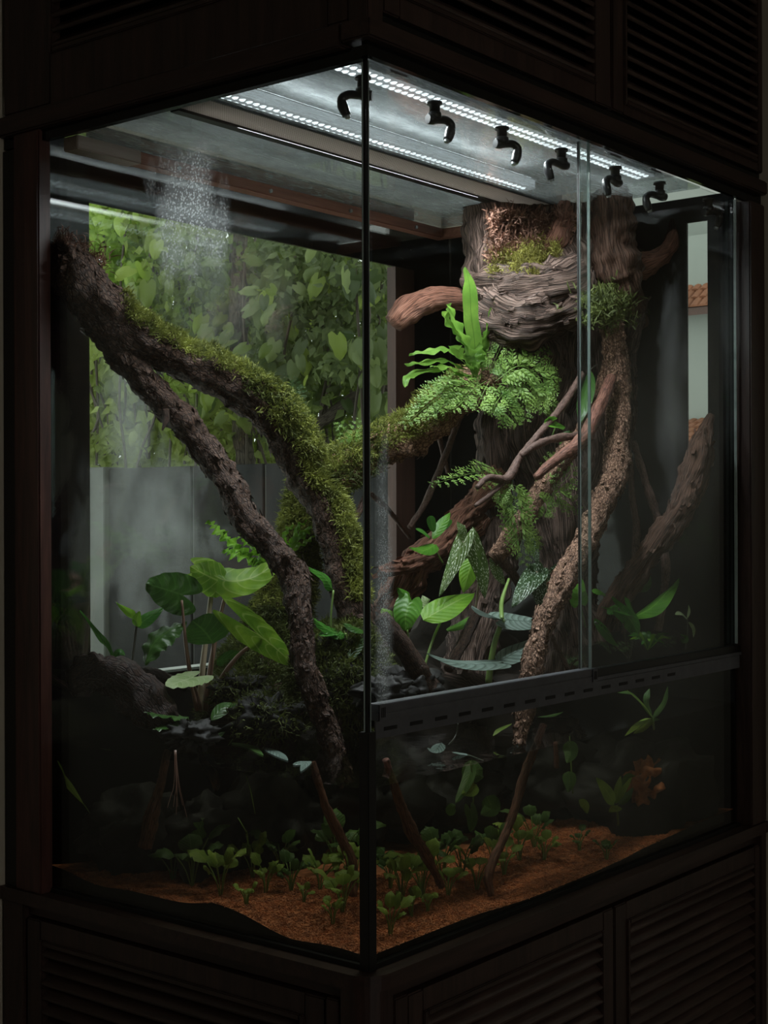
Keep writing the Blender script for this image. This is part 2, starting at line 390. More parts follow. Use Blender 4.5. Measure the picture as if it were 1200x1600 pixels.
MB().box((-.030, .795, 0), (.012, .856, .733), .002).build('end_post', M['cab_v'], lc)
MB().box((1.346, -.028, 0), (1.374, .012, .733), .002).build('end_post', M['cab_v'], lc)
MB().box((.0, .0, 0), (1.37, .84, .06)).build('plinth', M['black'], lc)
louvred_door(lc, 'x', -.026, .064, .695, .07, .708, .112, .648, .12, .664, .0262, 'louvred door nearest the rounded corner')
louvred_door(lc, 'x', -.026, .700, 1.344, .07, .708, .753, 1.308, .12, .664, .0262, 'louvred door beside the beige wall')
louvred_door(lc, 'y', -.026, .064, .790, .07, .708, .115, .742, .12, .664, .0262, 'louvred door on the dark side')

# upper cabinet
uc = thing('louvred_wall_cabinet', (.6, .4, 2.14), 'dark walnut louvred cabinet overhanging the tank', 'cabinet')
MB().box((.0, .0, 2.236), (1.37, .855, 2.88)).build('carcass', M['black'], uc)
MB().box((.004, .004, 2.228), (1.36, .85, 2.2355)).build('hood_board', plain('grey_hood_board', (.50, .51, .51), .7, 0, .3, .35, 14), uc)  # pale board added to bounce bar light onto the lid
MB().box((-.026, -.026, 2.186), (.012, .012, 2.88), .002).build('corner_post', M['cab_v'], uc)
mb = MB().box((-.036, -.036, 2.156), (1.374, .02, 2.186), .003); mb.build('lintel', M['cab_h'], uc)
mb = MB().box((-.036, .0205, 2.150), (.02, .856, 2.186), .003); mb.build('lintel', M['cab_hy'], uc)
MB().box((-.020, -.020, 2.134), (1.374, -.0095, 2.156)).build('fascia', M['black'], uc)
MB().box((-.020, -.0094, 2.130), (-.0065, .856, 2.150)).build('fascia', M['black'], uc)
MB().box((.013, -.018, 2.1865), (1.37, .0, 2.206)).build('shadow_gap', M['black'], uc)
louvred_door(uc, 'x', -.026, .0125, .695, 2.206, 2.87, .062, .630, 2.248, 2.83, .0262, 'louvred door above the tank corner')
louvred_door(uc, 'x', -.026, .702, 1.372, 2.206, 2.87, .753, 1.338, 2.234, 2.83, .0262, 'louvred door above the right end of the tank')
louvred_door(uc, 'y', -.026, .0125, .85, 2.190, 2.87, .062, .706, 2.290, 2.83, .0262, 'louvred door on the dark side')

p1 = MB().box((-.030, .745, .757), (.0, .818, 2.15), .003).build('wooden_post', M['post'], origin=(-.015, .78, .757))
tag(p1, 'reddish grained wooden post left of the tank', 'post', 'wooden posts framing the tank')
p1b = MB().box((-.022, .819, .757), (.010, .858, 2.126)).build('black_filler_strip', M['rubber'], origin=(0, .838, .757))
tag(p1b, 'black filler strip between the left post and the wall', 'trim')
p2 = MB().box((1.296, -.030, .757), (1.372, .03, 2.134), .003).build('wooden_post', M['cab_v'], origin=(1.33, 0, .757))
tag(p2, 'dark wooden post right of the tank beside the beige wall', 'post', 'wooden posts framing the tank')

# ------------------------------------------------------------------ glass tank
tk = thing('glass_tank', (L/2, W/2, .757), 'tall glass paludarium tank with black silicone corner', 'tank')
G_left = glassmat('left_pane_glass', (.94, .965, .955), .022, [
    ((0, .385, 1.965), (.12, .10, .14), .42, 190), ((0, .33, 1.88), (.12, .05, .15), .06, 260)])
G_front = glassmat('front_pane_glass', (.94, .965, .955), .022, [
    ((.035, 0, 1.30), (.022, .1, .30), .45, 300)])
G_door2 = glassmat('far_door_glass', (.93, .96, .95), .022, [
    ((1.00, 0, 1.66), (.075, .1, .28), .055, 0), ((1.255, 0, 1.86), (.035, .1, .20), .06, 0)])
G_back = glassmat('back_pane_glass', (.94, .965, .955), .06, [
    ((.26, W, 1.42), (.20, .1, .18), .15, 0), ((.21, W, 1.64), (.08, .1, .25), .20, 0), ((.45, W, 1.95), (.25, .1, .22), .10, 380)])
MB().box((-.004, .006, ZB), (.004, W, ZT)).build('side_pane', G_left, tk)
MB().box((.006, -.004, ZB), (L, .004, ZR0+.006)).build('front_pane', M['clear'] if False else glassmat('water_pane_glass', (.93, .955, .94), .018), tk)
MB().box((.004, W-.003, ZB), (L, W+.003, ZT)).build('back_pane', G_back, tk)
MB().box((L-.003, .004, ZB), (L+.003, W-.004, ZT)).build('end_pane', glassmat('end_pane_glass', (.95, .97, .96), .012), tk)
MB().box((-.006, -.006, .757), (L+.004, W+.004, .765)).build('base', M['rubber'], tk)
MB().box((-.0095, -.0095, .757), (.0095, .0095, ZR0+.012), .001).build('corner_seal', M['rubber'], tk)
MB().box((-.0028, -.0028, ZR0+.012), (.0028, .0028, ZT+.004)).build('corner_bead', M['rubber'], tk)
MB().box((.0030, -.0040, ZR0+.012), (.0042, -.0022, ZT-.002)).build('glass_edge', M['edge'], tk)
MB().box((-.0048, .0022, ZR0+.012), (-.0030, .0036, ZT-.002)).build('glass_edge', M['edge'], tk)
MB().box((-.0056, W-.012, ZB), (-.0042, W-.010, ZT)).build('glass_edge', M['edge'], tk)
# black backing around the garden window and on the end
WX0, WX1, WZ0, WZ1 = .117, 1.064, 1.128, 2.045
MB().box((.004, W+.004, ZB), (WX0, W+.012, ZT+.02)).build('backing_panel', M['black'], tk)
MB().box((WX1+.075, W+.004, ZB), (L+.01, W+.012, ZT+.02)).build('backing_panel', M['black'], tk)
MB().box((WX0, W+.004, ZB), (WX1+.075, W+.012, WZ0)).build('backing_panel', M['black'], tk)
MB().box((WX0, W+.004, WZ1), (WX1+.075, W+.012, ZT+.06)).build('backing_panel', M['black'], tk)
MB().box((WX1, W+.004, WZ0), (WX1+.075, W+.030, WZ1)).build('window_jamb', M['brownframe'], tk)
MB().box((WX0, W+.013, WZ0-.012), (WX1, W+.05, WZ0+.004)).build('sill', M['white'], tk)
SY0, SY1, SZ0, SZ1 = .068, .118, 1.578, 2.10
for a, b in (((.006, ZB), (SY0, ZT+.02)), ((SY1, ZB), (W, ZT+.02)), ((SY0, ZB), (SY1, SZ0)), ((SY0, SZ1), (SY1, ZT+.02))):
    MB().box((L+.004, a[0], a[1]), (L+.009, b[0], b[1])).build('backing_panel', M['matte_black'], tk)
MB().box((L-.004, -.004, ZR1), (L-.001, .002, ZT)).build('glass_edge', M['edge'], tk)

# guide rails of the sliding doors
rl = thing('door_rail', (.33, 0, ZR0), 'black slotted aluminium rail under the near sliding door', 'rail', 'sliding door rails')
mb = MB().box((.0105, -.014, 1.1335), (.655, .010, 1.1455), .001).box((.0105, -.0125, 1.1455), (.655, .010, 1.1475)).box((.0105, -.014, 1.1475), (.655, .010, ZR1), .001)
mb.build('track', M['alu'], rl)
for x0, x1 in ((.0100, .028), (.640, .657)):
    e = MB().box((x0, -.0158, 1.1340), (x1, -.0145, 1.1585), .0006).build('end_cap', M['alu'], rl)
    for k in range(3): MB().box((x0+.004+k*.004, -.0163, 1.139), (x0+.006+k*.004, -.0156, 1.154)).build('notch', M['alu_dark'], e)
vs_ = MB().box((.0105, -.0075, 1.106), (L, -.0045, 1.1330), .0005).build('vent_strip', M['alu'], rl)
k = 0
for x in np.arange(.030, .98, .0655):
    MB().box((x, -.0082, 1.1165), (x+.033, -.0074, 1.1225), .0003).build('vent_slot', M['alu_dark'], vs_)
rl2 = thing('door_rail', (.97, 0, ZR1), 'dark recessed rail under the far sliding door', 'rail', 'sliding door rails')
MB().box((.658, -.0035, 1.1335), (L+.012, .016, ZR1-.004), .001).build('track', M['rubber'], rl2)
MB().box((.658, -.0065, 1.1335), (L+.012, -.004, 1.140)).build('lip', M['alu'], rl2)

d1 = thing('sliding_glass_door', (.33, -.006, ZR1), 'near sliding glass door meeting the tank corner', 'glass door', 'sliding tank doors')
MB().box((.007, -.0085, ZR1), (.645, -.0035, ZT)).build('pane', G_front, d1)
MB().box((.6452, -.0088, ZR1), (.6475, -.0032, ZT)).build('glass_edge', M['edge'], d1)
MB().box((.629, .0045, ZR1), (.6305, .0085, ZT)).build('brush_seal', M['rubber'], d1)
d2 = thing('sliding_glass_door', (.96, .006, ZR1), 'far sliding glass door with misted patches', 'glass door', 'sliding tank doors')
MB().box((.632, .0035, ZR1-.004), (L-.006, .0085, ZT)).build('pane', G_door2, d2)
MB().box((.6295, .0030, ZR1-.004), (.6316, .0090, ZT)).build('glass_edge', M['edge'], d2)
for x in (.035, .70, .86):
    MB().box((x, -.0225, 2.1215), (x+.04, -.0205, 2.1245)).build('roller_clip', M['alu'], d1 if x < .6 else d2)

# ------------------------------------------------------------------ tank lid, light bars, mist nozzles
XE = 1.13                                # the lid stops short of the end
M['lid'] = glassmat('dusty_lid_glass', (.86, .89, .90), .05, (), 0, .40, (2.2, 9, 9))
lid = thing('tank_lid', (.55, .35, ZT), 'dusty glass lid with mesh vent strip over the tank', 'lid')
MB().box((.006, .008, ZT), (XE, .332, ZT+.004)).build('lid_glass', M['lid'], lid)
MB().box((.006, .432, ZT), (XE, .690, ZT+.004)).build('lid_glass', M['lid'], lid)
def meshmat():
    mt, nt, out = nodes('grey_wire_mesh'); p = pos_(nt)
    wv = N_(nt, 'ShaderNodeTexWave', wave_type='BANDS', bands_direction='X'); wv.inputs['Scale'].default_value = 60; wv.inputs['Distortion'].default_value = .4; lk(nt, p, wv.inputs['Vector'])
    wy = N_(nt, 'ShaderNodeTexWave', wave_type='BANDS', bands_direction='Y'); wy.inputs['Scale'].default_value = 60; lk(nt, p, wy.inputs['Vector'])
    f = math_(nt, 'MAXIMUM', wv.outputs['Fac'], wy.outputs['Fac'])
    c = ramp(nt, f, [(.45, (.22, .19, .17)), (.95, (.66, .60, .55))])
    b = principled(nt, out, c, .5, .2, .4, bump(nt, f, .4, .001))
    t = N_(nt, 'ShaderNodeBsdfTranslucent'); lk(nt, c, t.inputs[0])
    ms = N_(nt, 'ShaderNodeMixShader'); ms.inputs[0].default_value = .7; lk(nt, b.outputs[0], ms.inputs[1]); lk(nt, t.outputs[0], ms.inputs[2]); lk(nt, ms.outputs[0], out.inputs[0])
    return mt
MB().box((.006, .336, ZT+.001), (XE-.05, .414, ZT+.003)).build('vent_mesh', meshmat(), lid)
MB().box((.006, .331, ZT-.002), (XE-.05, .336, ZT+.006)).build('mesh_frame', M['rubber'], lid)
MB().box((.006, .414, ZT-.004), (XE-.05, .434, ZT+.006)).build('mesh_frame', M['rubber'], lid)
MB().box((XE-.05, .331, ZT-.002), (XE-.04, .434, ZT+.006)).build('mesh_frame', M['rubber'], lid)
for y in (.24, .53):
    MB().box((XE-.035, y-.03, ZT-.03), (XE-.032, y+.03, ZT-.001)).build('acrylic_handle', M['clear'], lid)
    MB().box((XE-.036, y-.03, ZT-.032), (XE-.031, y+.03, ZT-.029)).build('handle_edge', M['edge'], lid)

M['lens'] = emit('lit_led_lens', (.93, .97, 1.0), LED_LENS)
M['frost_up'] = emit('lit_frosted_back', (.93, .97, 1.0), LED_UP_FILL)
M['frost'] = emit('lit_frosted_side', (.90, .96, 1.0), LED_SIDE_FILL)
M['ledboard'] = emit('lit_led_board', (.93, .97, 1.0), LED_LENS*.13)
def led_bar(y0, y1, x0, x1, z, lab, watt, rows=2):
    t = thing('led_light_bar', ((x0+x1)/2, (y0+y1)/2, z), lab, 'light bar', 'LED light bars over the tank')
    MB().box((x0, y0, z+.006), (x1, y1, z+.026), .003).build('housing', M['housing'], t)
    MB().box((x0+.005, y0+.003, z+.003), (x1-.005, y1-.003, z+.006)).build('board', M['ledboard'], t)
    MB().box((x0+.01, y0+.008, z+.0262), (x1-.01, y1-.008, z+.0285)).build('frosted_back', M['frost_up'], t)  # glowing back added to light the hood from below
    fs_ = MB()
    if y0 > .2: fs_.box((x0+.01, y0-.0015, z+.004), (x1-.01, y0-.0003, z+.022))
    fs_.box((x0+.01, y1+.0003, z+.004), (x1-.01, y1+.0015, z+.022)).build('frosted_side', M['frost'], t)  # glowing strips added along the bars to brighten the lid film
    bm = bmesh.new(); bmesh.ops.create_uvsphere(bm, u_segments=8, v_segments=5, radius=1.0)
    bmesh.ops.delete(bm, geom=[v for v in bm.verts if v.co.z > .05], context='VERTS')
    me = bpy.data.meshes.new('lens'); bm.to_mesh(me); bm.free(); me.materials.append(M['lens'])
    me.polygons.foreach_set('use_smooth', [True]*len(me.polygons))
    n = int((x1-x0-.02)/.0175); off = wloc(t)
    for r in range(rows):
        y = y0+(y1-y0)*(r+.5)/rows
        for i in range(n):
            o = bpy.data.objects.new('lens', me); COL.objects.link(o); o.parent = t
            o.location = Vector((x0+.012+i*.0175+r*.006, y, z+.0035))-Vector([float(c) for c in off]); o.scale = (.0062, .0075, .005)
    l = bpy.data.lights.new('led_light', 'AREA'); l.shape = 'RECTANGLE'; l.size = .74; l.size_y = (y1-y0)*.8; l.energy = watt; l.color = (.93, .97, 1.0); l.spread = math.radians(158)
    lo = bpy.data.objects.new('led_light', l); COL.objects.link(lo); lo.parent = t
    lo.location = Vector((.52, (y0+y1)/2, ZT-.003))-Vector([float(c) for c in off])
    return t
led_bar(.372, .420, .03, 1.06, 2.170, 'broad LED light bar with two rows of lenses beside the mesh strip', LED_WATT)
led_bar(.105, .150, .03, 1.12, 2.170, 'LED light bar along the front edge behind the mist nozzles', LED_WATT)

bmt = thing('wooden_beam', (.6, .70, 2.11), 'reddish wooden beam with screws under the rear of the lid', 'beam')
MB().box((.16, .684, 2.112), (XE, .716, 2.135), .002).build('beam_bar', M['beam'], bmt)
MB().box((.006, .678, 2.110), (.16, .718, 2.1355), .002).build('sleeve', M['beam_pale'], bmt)
MB().box((XE, .50, 2.112), (XE+.022, .716, 2.135), .002).build('cross_bar', M['beam'], bmt)
for x in (.26, .52, .78, 1.02):
    MB().tube([(x, .679, 2.121), (x, .685, 2.121)], .004, 8).build('screw', M['housing'], bmt)

nz_lab = ['mist nozzle at the tank corner in front of the light bar', 'second mist nozzle from the tank corner', 'third mist nozzle from the tank corner',
          'fourth mist nozzle from the tank corner, just left of the door overlap', 'fifth mist nozzle, first one right of the door overlap', 'sixth mist nozzle from the tank corner', 'mist nozzle beside the right post']
nz_pos = [(.065, .058), (.250, .055), (.455, .058), (.655, .058), (.845, .050), (1.022, .046), (1.235, .040)]
nz_rot = [160, 20, 15, 200, 215, 190, 20]
def make_nozzle(i):
    x, y = nz_pos[i]; t = thing('mist_nozzle', (0, 0, 0), nz_lab[i], 'nozzle', 'row of black mist nozzles under the lid')
    MB().tube([(0, 0, 0), (0, 0, -.004), (0, 0, -.0041), (0, 0, -.016)], [.0105, .0105, .0075, .0075], 12).build('stem', M['nozzle'], t)
    MB().tube([(0, 0, -.014), (0, 0, -.017), (0, 0, -.024), (0, 0, -.027)], [.006, .0098, .0098, .006], 12).build('nut', M['nozzle'], t)
    P = smooth_path([(-.012, 0, -.027), (.004, 0, -.026), (.018, 0, -.024), (.027, 0, -.030), (.026, 0, -.042), (.021, 0, -.054)], 16)
    MB().tube(P, np.interp(np.linspace(0, 1, 16), [0, .1, .2, .7, .8, 1], [.007, .0085, .006, .0065, .0075, .006]), 10).build('elbow', M['nozzle'], t)
    MB().tube([(.021, 0, -.053), (.0195, 0, -.058)], [.0045, .0035], 8).build('tip', M['housing'], t)
    return t
nz = make_nozzle(0)
for i in range(7):
    o = nz if i == 0 else copy_tree(nz)
    o.location = (nz_pos[i][0], nz_pos[i][1], ZT-.0005); o.scale = (1.22, 1.22, 1.12); o.rotation_euler = (0, 0, math.radians(nz_rot[i]-38)); o['label'] = nz_lab[i]
# ------------------------------------------------------------------ gravel, soil, water
M['gravel'] = foliage('terracotta_gravel', (.16, .045, .016), (.66, .235, .095), 0, .8, 60)
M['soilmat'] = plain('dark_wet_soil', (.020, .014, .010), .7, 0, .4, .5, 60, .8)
M['rock'] = plain('dark_wet_rock', (.010, .0095, .009), .6, 0, .22, .6, 45, 1.0)
gl_y = np.array([0, .019, .164, .336, .42, .508, .609, .724, .78]); gl_z = np.array([.775, .774, .778, .803, .795, .787, .789, .799, .80])
def gravel_h(x, y):
    a = np.interp(y, gl_y, gl_z); b = .774+.004*np.sin(x*9)+.025*np.clip((x-.8)/.4, 0, 1)
    t = np.exp(-x/.12); h = a*t + b*(1-t)
    return h + .035*np.clip((np.minimum(x, y)-.06)/.4, 0, 1) + .004*np.sin(x*23+1)*np.sin(y*27)
nx, ny = 60, 40
gx = np.linspace(.0055, L-.005, nx); gy = np.linspace(.0055, W-.005, ny)
GX, GY = np.meshgrid(gx, gy, indexing='ij'); GZ = gravel_h(GX, GY)
V = np.stack([GX, GY, GZ], -1).reshape(-1, 3); i = np.arange(nx-1)[:, None]*ny; j = np.arange(ny-1)[None, :]
F = np.stack([i+j, i+ny+j, i+ny+j+1, i+j+1], -1).reshape(-1, 4)
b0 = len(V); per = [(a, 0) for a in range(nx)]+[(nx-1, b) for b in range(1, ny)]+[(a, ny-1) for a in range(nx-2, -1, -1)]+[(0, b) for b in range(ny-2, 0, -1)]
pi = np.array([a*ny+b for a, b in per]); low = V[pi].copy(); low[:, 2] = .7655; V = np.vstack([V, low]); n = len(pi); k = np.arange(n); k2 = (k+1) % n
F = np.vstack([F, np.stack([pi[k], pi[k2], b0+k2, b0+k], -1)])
gb = obj_np('gravel_bed', V, F, M['gravel'], origin=(L/2, W/2, .7655)); gb.data.materials.append(M['soilmat'])  # side skirt takes the dark soil colour to stand for its unlit face
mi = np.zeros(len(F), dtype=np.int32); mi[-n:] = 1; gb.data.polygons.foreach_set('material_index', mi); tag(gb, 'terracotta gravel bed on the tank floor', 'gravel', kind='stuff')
def grains(n, xs, ys, size):
    x = rng.uniform(*xs, n); y = rng.uniform(*ys, n); z = gravel_h(x, y)+rng.uniform(-.0005, .0015, n)
    c = np.stack([x, y, z], -1); a = rng.normal(size=(n, 3)); a[:, 2] *= .5; a /= np.linalg.norm(a, axis=1)[:, None]
    t = rng.normal(size=(n, 3)); b = np.cross(a, t); b /= np.linalg.norm(b, axis=1)[:, None]; d = np.cross(a, b)
    s = size*rng.uniform(.6, 1.2, n)[:, None]
    V = np.stack([c+a*s*1.5, c+b*s*.75, c+d*s*.75, c-b*s*.75, c-d*s*.75, c-a*s*1.5], 1).reshape(-1, 3)
    f = np.array([[0, 1, 2], [0, 2, 3], [0, 3, 4], [0, 4, 1], [5, 2, 1], [5, 3, 2], [5, 4, 3], [5, 1, 4]])
    return V, (np.arange(n)[:, None, None]*6+f[None]).reshape(-1, 3)
Va, Fa = grains(17000, (.006, .24), (.006, .70), .0021); Vb, Fb = grains(30000, (.24, 1.05), (.006, .26), .0021)
o = obj_np('loose_grains', np.vstack([Va, Vb]), np.vstack([Fa, Fb+len(Va)]), M['gravel'], gb, smooth=False); o['kind'] = 'stuff'

def watermat():
    mt, nt, out = nodes('still_water'); p = pos_(nt)
    h = noise_(nt, mapping(nt, p, (1, 1, 1)), 26, 2); nb = bump(nt, h, .10, .006)
    tr = N_(nt, 'ShaderNodeBsdfTransparent'); tr.inputs[0].default_value = (.78, .77, .70, 1)
    gl = N_(nt, 'ShaderNodeBsdfGlossy'); gl.inputs['Roughness'].default_value = .015; lk(nt, nb, gl.inputs['Normal'])
    lw = N_(nt, 'ShaderNodeLayerWeight'); lw.inputs[0].default_value = .5
    fr = math_(nt, 'ADD', math_(nt, 'MULTIPLY', math_(nt, 'POWER', lw.outputs['Facing'], 4.0), .9), .03, clamp=True)
    ms = N_(nt, 'ShaderNodeMixShader'); lk(nt, fr, ms.inputs[0]); lk(nt, tr.outputs[0], ms.inputs[1]); lk(nt, gl.outputs[0], ms.inputs[2]); lk(nt, ms.outputs[0], out.inputs[0]); return mt
def waterside():
    mt, nt, out = nodes('murky_water_body'); tr = N_(nt, 'ShaderNodeBsdfTransparent'); tr.inputs[0].default_value = (.62, .60, .50, 1); lk(nt, tr.outputs[0], out.inputs[0]); return mt
V = np.array([(.0045, .0045, ZW), (L-.0035, .0045, ZW), (L-.0035, W-.0035, ZW), (.0045, W-.0035, ZW)])
wt = obj_np('water', V, np.array([[0, 1, 2, 3]]), watermat(), origin=(L/2, W/2, ZW)); tag(wt, 'still dark water with a reflecting surface in the lower tank', 'water', kind='stuff')
Vs = np.vstack([V, V*np.array([1, 1, 0])+np.array([0, 0, .7665])])
o = obj_np('water_body', Vs, np.array([[0, 1, 5, 4], [1, 2, 6, 5], [2, 3, 7, 6], [3, 0, 4, 7]]), waterside(), wt, smooth=False); o['kind'] = 'stuff'

def blob(name, c, r, mat, seed, amp=.35, fs=1.0, sub=4, flat=None):
    bm = bmesh.new(); bmesh.ops.create_icosphere(bm, subdivisions=sub, radius=1.0); V = np.array([v.co for v in bm.verts]); F = np.array([[v.index for v in f.verts] for f in bm.faces]); bm.free()
    d = np.array([1+amp*fnoise(v*1.0+seed*3.1, 1.6*fs, 4)+amp*.3*fnoise(v+seed, 5*fs, 3) for v in V])
    V = V*d[:, None]*np.array(r)+np.array(c)
    V[:, 0] = np.clip(V[:, 0], .008, L-.008); V[:, 1] = np.clip(V[:, 1], .008, W-.008)
    if flat is not None: V[:, 2] = np.maximum(V[:, 2], flat)
    return V, F
# soil bank behind the plants
V, F = blob('soil_bank', (1.00, .56, .98), (.30, .20, .20), M['soilmat'], 2, .35, 1.3, 4, .80)
sb_ = obj_np('soil_bank', V, F, M['soilmat'], origin=(1.0, .56, .82)); tag(sb_, 'dark wet soil bank under the driftwood stump', 'soil')
V2, F2 = blob('soil_bank', (.62, .60, .95), (.24, .13, .15), M['soilmat'], 5, .35, 1.3, 4, .80)
s2_ = obj_np('soil_bank', V2, F2, M['soilmat'], origin=(.62, .6, .82)); tag(s2_, 'dark soil bank behind the alocasia by the back glass', 'soil')

# ------------------------------------------------------------------ wood
M['bark_dark'] = bark('dark_rugged_bark', (.008, .004, .003), (.046, .024, .016), (.145, .082, .058), 22, 5)
M['bark_brown'] = bark('brown_cork_bark', (.022, .011, .008), (.20, .105, .068), (.58, .36, .25), 26, 5)
M['bark_red'] = bark('reddish_smooth_bark', (.030, .012, .009), (.16, .068, .048), (.30, .145, .105), 10, 3, .5, .5, .004)
M['drift'] = bark('grey_brown_driftwood', (.010, .0065, .005), (.090, .056, .044), (.33, .225, .185), 3.2, 11, .55, 1.0, .008)
M['drift_red'] = bark('red_brown_driftwood', (.04, .016, .010), (.20, .085, .055), (.38, .185, .13), 4, 7, .55, .8, .005)
M['drift_dim'] = bark('dim_brown_driftwood', (.02, .010, .007), (.085, .045, .030), (.18, .10, .07), 4, 7, .6, .8, .005)  # darker driftwood copy, shade of the right side put into the colour
M['log'] = bark('blackened_log', (.004, .003, .003), (.018, .009, .007), (.06, .030, .022), 18, 5)  # bark blackened in place of the shade cast by the branch above
M['twig'] = bark('thin_twig_bark', (.02, .012, .010), (.10, .058, .046), (.20, .125, .105), 20, 3, .6, .5, .002)
M['moss'] = foliage('green_moss', (.050, .065, .014), (.34, .37, .075), .35, .7, 26)
M['moss_dark'] = foliage('dark_green_moss', (.022, .034, .008), (.14, .17, .035), .35, .7, 26)
M['moss_gold'] = foliage('yellow_green_moss', (.09, .07, .02), (.42, .41, .09), .35, .7, 26)
M['fibre'] = foliage('brown_root_fibre', (.055, .028, .020), (.38, .195, .135), .05, .8, 30)

def P3(spec):
    """[(px, py, Y, r_px)] -> points and radii in metres"""
    P = np.array([onY(a, b, c) for a, b, c, _ in spec]); R = np.array([pxm(r, p) for p, (_, _, _, r) in zip(P, spec)]); return P, R
def branch_arrays(P, R, seed, n=22, seg=None, rough=.16, ridge=.10, fs=14.0):
    length = np.linalg.norm(np.diff(P, axis=0), axis=1).sum()
    m_ = seg or int(max(16, min(190, length/.0045)))
    Q = smooth_path(np.hstack([P, R[:, None]]), m_); c, r = Q[:, :3], np.maximum(Q[:, 3], .0008)
    wob = np.array([[fnoise(p+seed, 5, 2), fnoise(p+seed+9, 5, 2), fnoise(p+seed+19, 5, 2)] for p in c])*r[:, None]*.35
    c = c+wob
    V, F, N, T = tube_arrays(c, r, n); rr = np.repeat(r, n); s = 1/np.maximum(rr, .004)
    lenp = np.concatenate([[0], np.cumsum(np.linalg.norm(np.diff(c, axis=0), axis=1))])
    u = np.repeat(lenp, n); v = np.tile(np.arange(n)/n, m_)
    d = np.zeros(len(V)); kf = .42/float(np.mean(r))
    for k in range(len(V)):
        p = V[k]; th = v[k]*2*math.pi; c3 = math.cos(th)*2.7+seed; s3 = math.sin(th)*2.7
        d[k] = rough*noise.fractal(Vector((p[0]*fs*2+seed, p[1]*fs*2, p[2]*fs*2)), 1.0, 2.0, 4) + ridge*(.8-2.6*abs(noise.noise(Vector((c3, s3, u[k]*kf))))) + ridge*(.3-1.3*abs(noise.noise(Vector((c3*2.3, s3*2.3, u[k]*kf*2.6)))))
    V = V+N*(rr*d)[:, None]
    # close the ends
    ce = np.vstack([c[0]-T[0]*r[0]*.3, c[-1]+T[-1]*r[-1]*.3]); b = len(V); V = np.vstack([V, ce])
    F = F.tolist(); m1 = (m_-1)*n
    T3 = [(b, (i+1) % n, i) for i in range(n)]+[(b+1, m1+i, m1+(i+1) % n) for i in range(n)]
    F = np.array([tuple(f) for f in F]); Ft = np.array([(a, b_, c_, c_) for a, b_, c_ in T3])
    # uv: mirror v so that the seam does not show
    uv = np.stack([u, np.abs(v*2-1)], -1); uv = np.vstack([uv, [[0, 0], [lenp[-1], 0]]])
    return V, F, T3, uv, N, (c, r)
def mesh_mixed(name, V, F4, F3, uv, mat, parent, origin):
    Ft = np.vstack([F4[:, [0, 1, 2]], F4[:, [0, 2, 3]], np.array(F3)])
    return obj_np(name, V, Ft, mat, parent, uv, True, origin)
def branch(name, spec, mat, label=None, cat='branch', group=None, parent=None, seed=0, n=22, rough=.16, ridge=.12, fs=14.0, world=False, flakes=0, fsize=.008):
    P, R = spec if world else P3(spec)
    V, F4, F3, uv, N, cl = branch_arrays(P, R, seed, n, None, rough, ridge, fs)
    V[:, 0] = np.clip(V[:, 0], .006, L-.006); V[:, 1] = np.clip(V[:, 1], .010, W-.006)
    o = mesh_mixed(name, V, F4, F3, uv, mat, parent, P[-1])
    if flakes: add_flakes(o, V, N, cl, flakes, fsize, mat, int(seed*10))
    if label: tag(o, label, cat, group)
    return o, V, N, cl
def add_flakes(o, V, N, cl, n, size, mat, seed):
    """loose plates of bark standing off the surface"""
    r = np.random.default_rng(seed); k = r.integers(0, len(N), n); per = len(N)//len(cl[0]); T = np.gradient(cl[0], axis=0); T /= np.linalg.norm(T, axis=1)[:, None]
    t = T[k//per]; nn = N[k]; s = np.cross(nn, t); p = V[k]+nn*size*.02; l = (size*r.uniform(.5, 1.4, n))[:, None]; w_ = l*r.uniform(.3, .6, n)[:, None]
    t = t+s*r.normal(size=(n, 1))*.25; lift = (size*r.uniform(.05, .35, n))[:, None]; sg = r.choice([-1, 1], n)[:, None]
    Vf = np.stack([p-s*w_-nn*size*.1, p+s*w_-nn*size*.1, p+t*sg*l+s*w_*.7+nn*lift, p+t*sg*l-s*w_*.7+nn*lift], 1).reshape(-1, 3)
    Ff = np.arange(n)[:, None]*4+np.arange(4)[None]; uvf = np.stack([r.uniform(0, 3, n*4), r.uniform(0, 1, n*4)], -1)
    uvf = np.repeat(uvf.reshape(n, 4, 2)[:, :1], 4, 1).reshape(-1, 2)+np.tile([[0, 0], [0, .05], [.01, .05], [.01, 0]], (n, 1))
    f = obj_np('bark_flakes', Vf, Ff, mat, o, uvf, False); f['kind'] = 'stuff'
